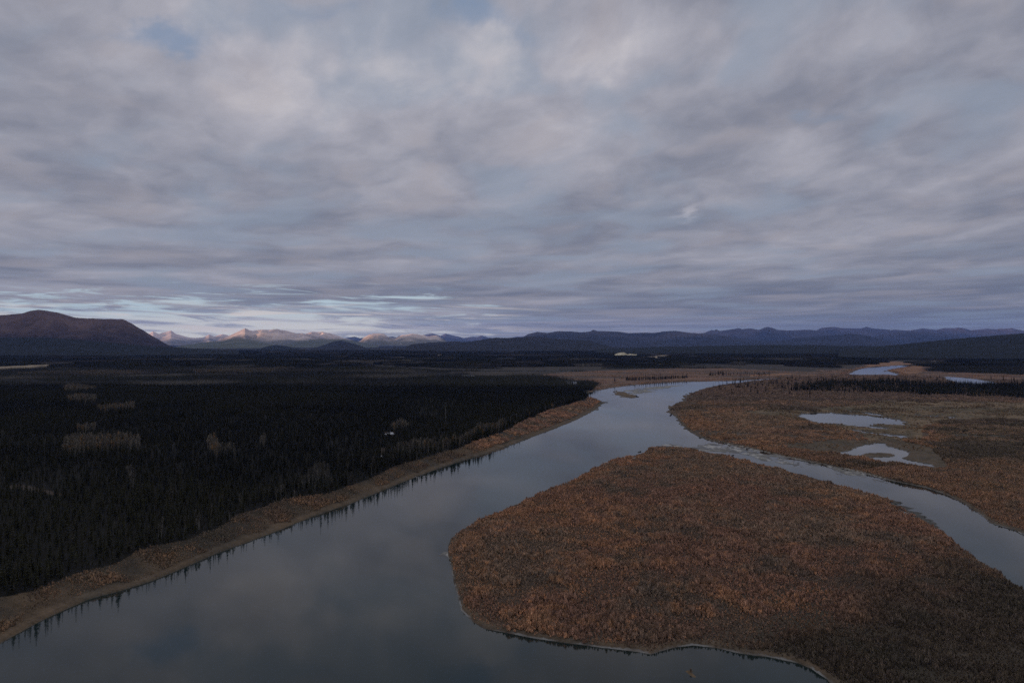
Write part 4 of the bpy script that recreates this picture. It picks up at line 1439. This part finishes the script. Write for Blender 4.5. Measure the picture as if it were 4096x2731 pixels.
def log(name, u0, v0, u1, v1, r, mat, label, cat='log', group=None, z=0.35, branches=4):
    p = Vector((*P(u0, v0), z))
    q = Vector((*P(u1, v1), z * 0.6))
    V, F = [], []
    n = 7

    def limb(a, b, ra, rb, seg=5, bend=0.0):
        a, b = Vector(a), Vector(b)
        d = (b - a).normalized()
        s = d.orthogonal().normalized()
        t = d.cross(s).normalized()
        i = len(V)
        for k in range(seg + 1):
            f = k / seg
            c = a.lerp(b, f) + s * math.sin(f * 3.14) * bend
            rr = lerp(ra, rb, f) * random.uniform(.9, 1.1)
            for w in range(n):
                an = 6.283 * w / n
                V.append(tuple(c + s * math.cos(an) * rr + t * math.sin(an) * rr))
        for k in range(seg):
            for w in range(n):
                w2 = (w + 1) % n
                F.append((i + k * n + w, i + k * n + w2, i + (k + 1) * n + w2, i + (k + 1) * n + w))
        F.append(tuple(i + w for w in range(n)))
        F.append(tuple(i + seg * n + w for w in range(n)))
    L = (q - p).length
    limb(p, q, r, r * 0.5, 7, L * 0.02)
    for b in range(branches):
        f = random.uniform(0.3, 0.95)
        c = p.lerp(q, f)
        dr = Vector((random.uniform(-1, 1), random.uniform(-1, 1), random.uniform(0.2, 1))).normalized()
        limb(c, c + dr * L * random.uniform(.06, .14), r * .35, r * .12, 2)
    cpt = (p + q) / 2
    V = [tuple(Vector(v) - cpt) for v in V]
    o = link(name, V, F, mat, smooth=True)
    o.location = cpt
    tag(o, label, cat, group)


log('driftwood_log', 3016, 1788, 2984, 1798, 0.9, M_drk, 'long dark fallen trunk lying from the bank onto the mud flats', z=0.7, branches=6)
log('driftwood_log', 2680, 1662, 2687, 1656, 0.8, M_drk, 'short black stump in the water off the right bank corner', z=0.5, branches=5)
log('driftwood_log', 2928, 1822, 2936, 1820, 0.6, M_drk, 'small dark snag in the channel just below the mud flats', z=0.3, branches=4)
log('driftwood_log', 2717, 1608, 2730, 1613, 0.8, M_drk, 'dark driftwood heap beside the orange hummock on the right bank', z=0.6, branches=8)
log('driftwood_log', 2563, 1806, 2552, 1809, 0.6, M_drk, 'dark snag in the river left of the top of the point', z=0.3, branches=3)
log('driftwood_log', 1655, 1902, 1672, 1910, 0.35, M_grey, 'pale stick on the water line of the left bank', z=0.3, branches=2)
log('driftwood_log', 3940, 2056, 3955, 2075, 0.5, M_grey, 'pale bleached snag at the waterline of the dark right bank', z=0.4, branches=5)
log('driftwood_log', 4074, 2128, 4100, 2142, 0.35, M_grey, 'bleached log lying in the dark shallows at the right edge', z=0.3, branches=1)
log('driftwood_log', 2455, 1545, 2440, 1546, 0.5, M_grey, 'faint pale log on the far brown river bank', z=0.9, branches=1)


def boulders():
    ps = []
    for i in range(26):
        ps.append((random.uniform(2460, 2570) - 90 * 0, random.uniform(1838, 1870)))
    n = 0
    for (u, v) in ps:
        u -= 70 * (v - 1838) / 32
        x, y = P(u, v)
        sd = float(land_sd(np.array([x]), np.array([y]))[0])
        if sd < 2:
            continue
        r = random.uniform(0.5, 1.3)
        V, F = [], []
        a, b = 8, 5
        for i in range(b + 1):
            ph = math.pi * i / b
            for j in range(a):
                t = 2 * math.pi * j / a
                q = r * random.uniform(.8, 1.15)
                V.append((q * math.sin(ph) * math.cos(t) * 1.3, q * math.sin(ph) * math.sin(t), q * .7 * math.cos(ph)))
        for i in range(b):
            for j in range(a):
                F.append((i * a + j, (i + 1) * a + j, (i + 1) * a + (j + 1) % a, i * a + (j + 1) % a))
        o = link('boulder', V, F, M_grey)
        z = float(terrain_h(np.array([x]), np.array([y]))[0][0])
        o.location = (x, y, z + r * .3 + 0.5)
        tag(o, 'pale grey boulder among the dark scrub on the upper left shore of the point', 'boulder', 'pale boulders on the upper shore of the point')


boulders()


def bluff():
    """eroded pale sand bluff below the forested plateau"""
    cols, rows = 90, 26
    D = 5650.0
    u = np.linspace(2450, 2549, cols)
    top = np.interp(u, [2450, 2458, 2470, 2482, 2498, 2503, 2508, 2520, 2535, 2546, 2549], [1428, 1418, 1412, 1410, 1409, 1414, 1417, 1415, 1416, 1417, 1424])
    top = top + (fbm(u / 3.0, u * 0, 3, 3) - 0.5) * 3
    bot = 1430.5
    V = []
    for r in range(rows + 4):
        t = min(r / rows, 1)
        y = D + t * 60 + (max(0, r - rows) * 25)
        vv = bot + (top - bot) * t
        gul = (fbm(u / 4.5, u * 0 + t * 2, 7, 4) - 0.5) * 30 * (1 - t * .3) * min(1, t * 4)
        yy = y + gul
        z = CAM_H + (V0 - vv) / FPX * y
        if r > rows:
            z = z - (r - rows) * 6
        if r == 0:
            z = z * 0 - 3
        for c in range(cols):
            V.append(((u[c] - 2048) / FPX * y, yy[c], z[c]))
    n = rows + 4
    idx = np.arange(n * cols).reshape(n, cols)
    f = np.stack([idx[:-1, :-1].ravel(), idx[:-1, 1:].ravel(), idx[1:, 1:].ravel(), idx[1:, :-1].ravel()], 1)
    m, T, b, out = principled('pale_sand', 0.95, 0.1)
    pos = T.node('ShaderNodeNewGeometry').outputs['Position']
    nn = T.noise(pos, 0.05, 5, 0.6)
    T.l.new(T.mix(T.ss(nn, 0.35, 0.65), (0.42, 0.36, 0.23), (0.62, 0.55, 0.38)), b.inputs['Base Color'])
    o = link('sand_bluff', V, f, m)
    tag(o, 'pale eroded sand bluff at the foot of the distant plateau', 'bluff', kind='structure')


bluff()

# ------------------------------------------------------------------ added sun-blocking bank, out of view on the left, and haze


def cloud_bank():  # unseen cloud-shaped wall, added to shade the valley and right ranges
    m = bpy.data.materials.new('cloud')  # white surface of the added sun-blocking bank
    m.use_nodes = True
    T = NT(m.node_tree)
    out = T.node('ShaderNodeOutputMaterial')
    df = T.node('ShaderNodeBsdfDiffuse')
    df.inputs[0].default_value = (0.85, 0.86, 0.9, 1)
    T.l.new(df.outputs[0], out.inputs[0])
    sx, sy = SUN_DIR.x, SUN_DIR.y
    nx, ny = -sy, sx            # across
    # s runs away from us along the bank
    rows, cols = 40, 120
    V = []
    s0, s1 = -27000, 24000
    for r in range(rows):
        ph = 2 * math.pi * r / rows
        for c in range(cols):
            f = c / (cols - 1)
            s = lerp(s0, s1, f)
            endk = min(1, math.sin(min(f, 1 - f) * math.pi * 6 + 0.02)) if min(f, 1 - f) < 1 / 12 else 1
            lump = 1 + 0.35 * (math.sin(f * 37 + ph * 3) * .5 + math.sin(f * 71 - ph * 5) * .3)
            dt = math.cos(ph) * 2400 * endk * lump
            z = 3800 + math.sin(ph) * 3500 * endk * (lump * .3 + .7)
            t = -28500 + dt
            # t,s frame: t positive away from the sun
            x = -sx * t * 1.0 + 0
            x, y = (-sx) * t + (-ny) * 0, (-sy) * t
            x += 0.51 * s
            y += -0.86 * s
            V.append((x, y, z))
    idx = np.arange(rows * cols).reshape(rows, cols)
    F = []
    for r in range(rows):
        for c in range(cols - 1):
            r2 = (r + 1) % rows
            F.append((idx[r, c], idx[r, c + 1], idx[r2, c + 1], idx[r2, c]))
    o = link('cloud_bank', V, [tuple(int(q) for q in f) for f in F], m, smooth=True)
    tag(o, kind='structure')


cloud_bank()


def haze():
    V, F = [], []
    box(V, F, -29000, 34000, -2500, 47500, -40, 1400)
    m = bpy.data.materials.new('haze')
    m.use_nodes = True
    T = NT(m.node_tree)
    out = T.node('ShaderNodeOutputMaterial')
    v = T.node('ShaderNodeVolumePrincipled')
    v.inputs['Color'].default_value = (0.27, 0.45, 1.0, 1)
    v.inputs['Density'].default_value = HAZE
    v.inputs['Anisotropy'].default_value = 0.0
    T.l.new(v.outputs[0], out.inputs['Volume'])
    o = link('haze', V, F, m)
    tag(o, 'pale blue haze over the whole valley', 'haze', kind='stuff')


HAZE = 1.35e-5
haze()
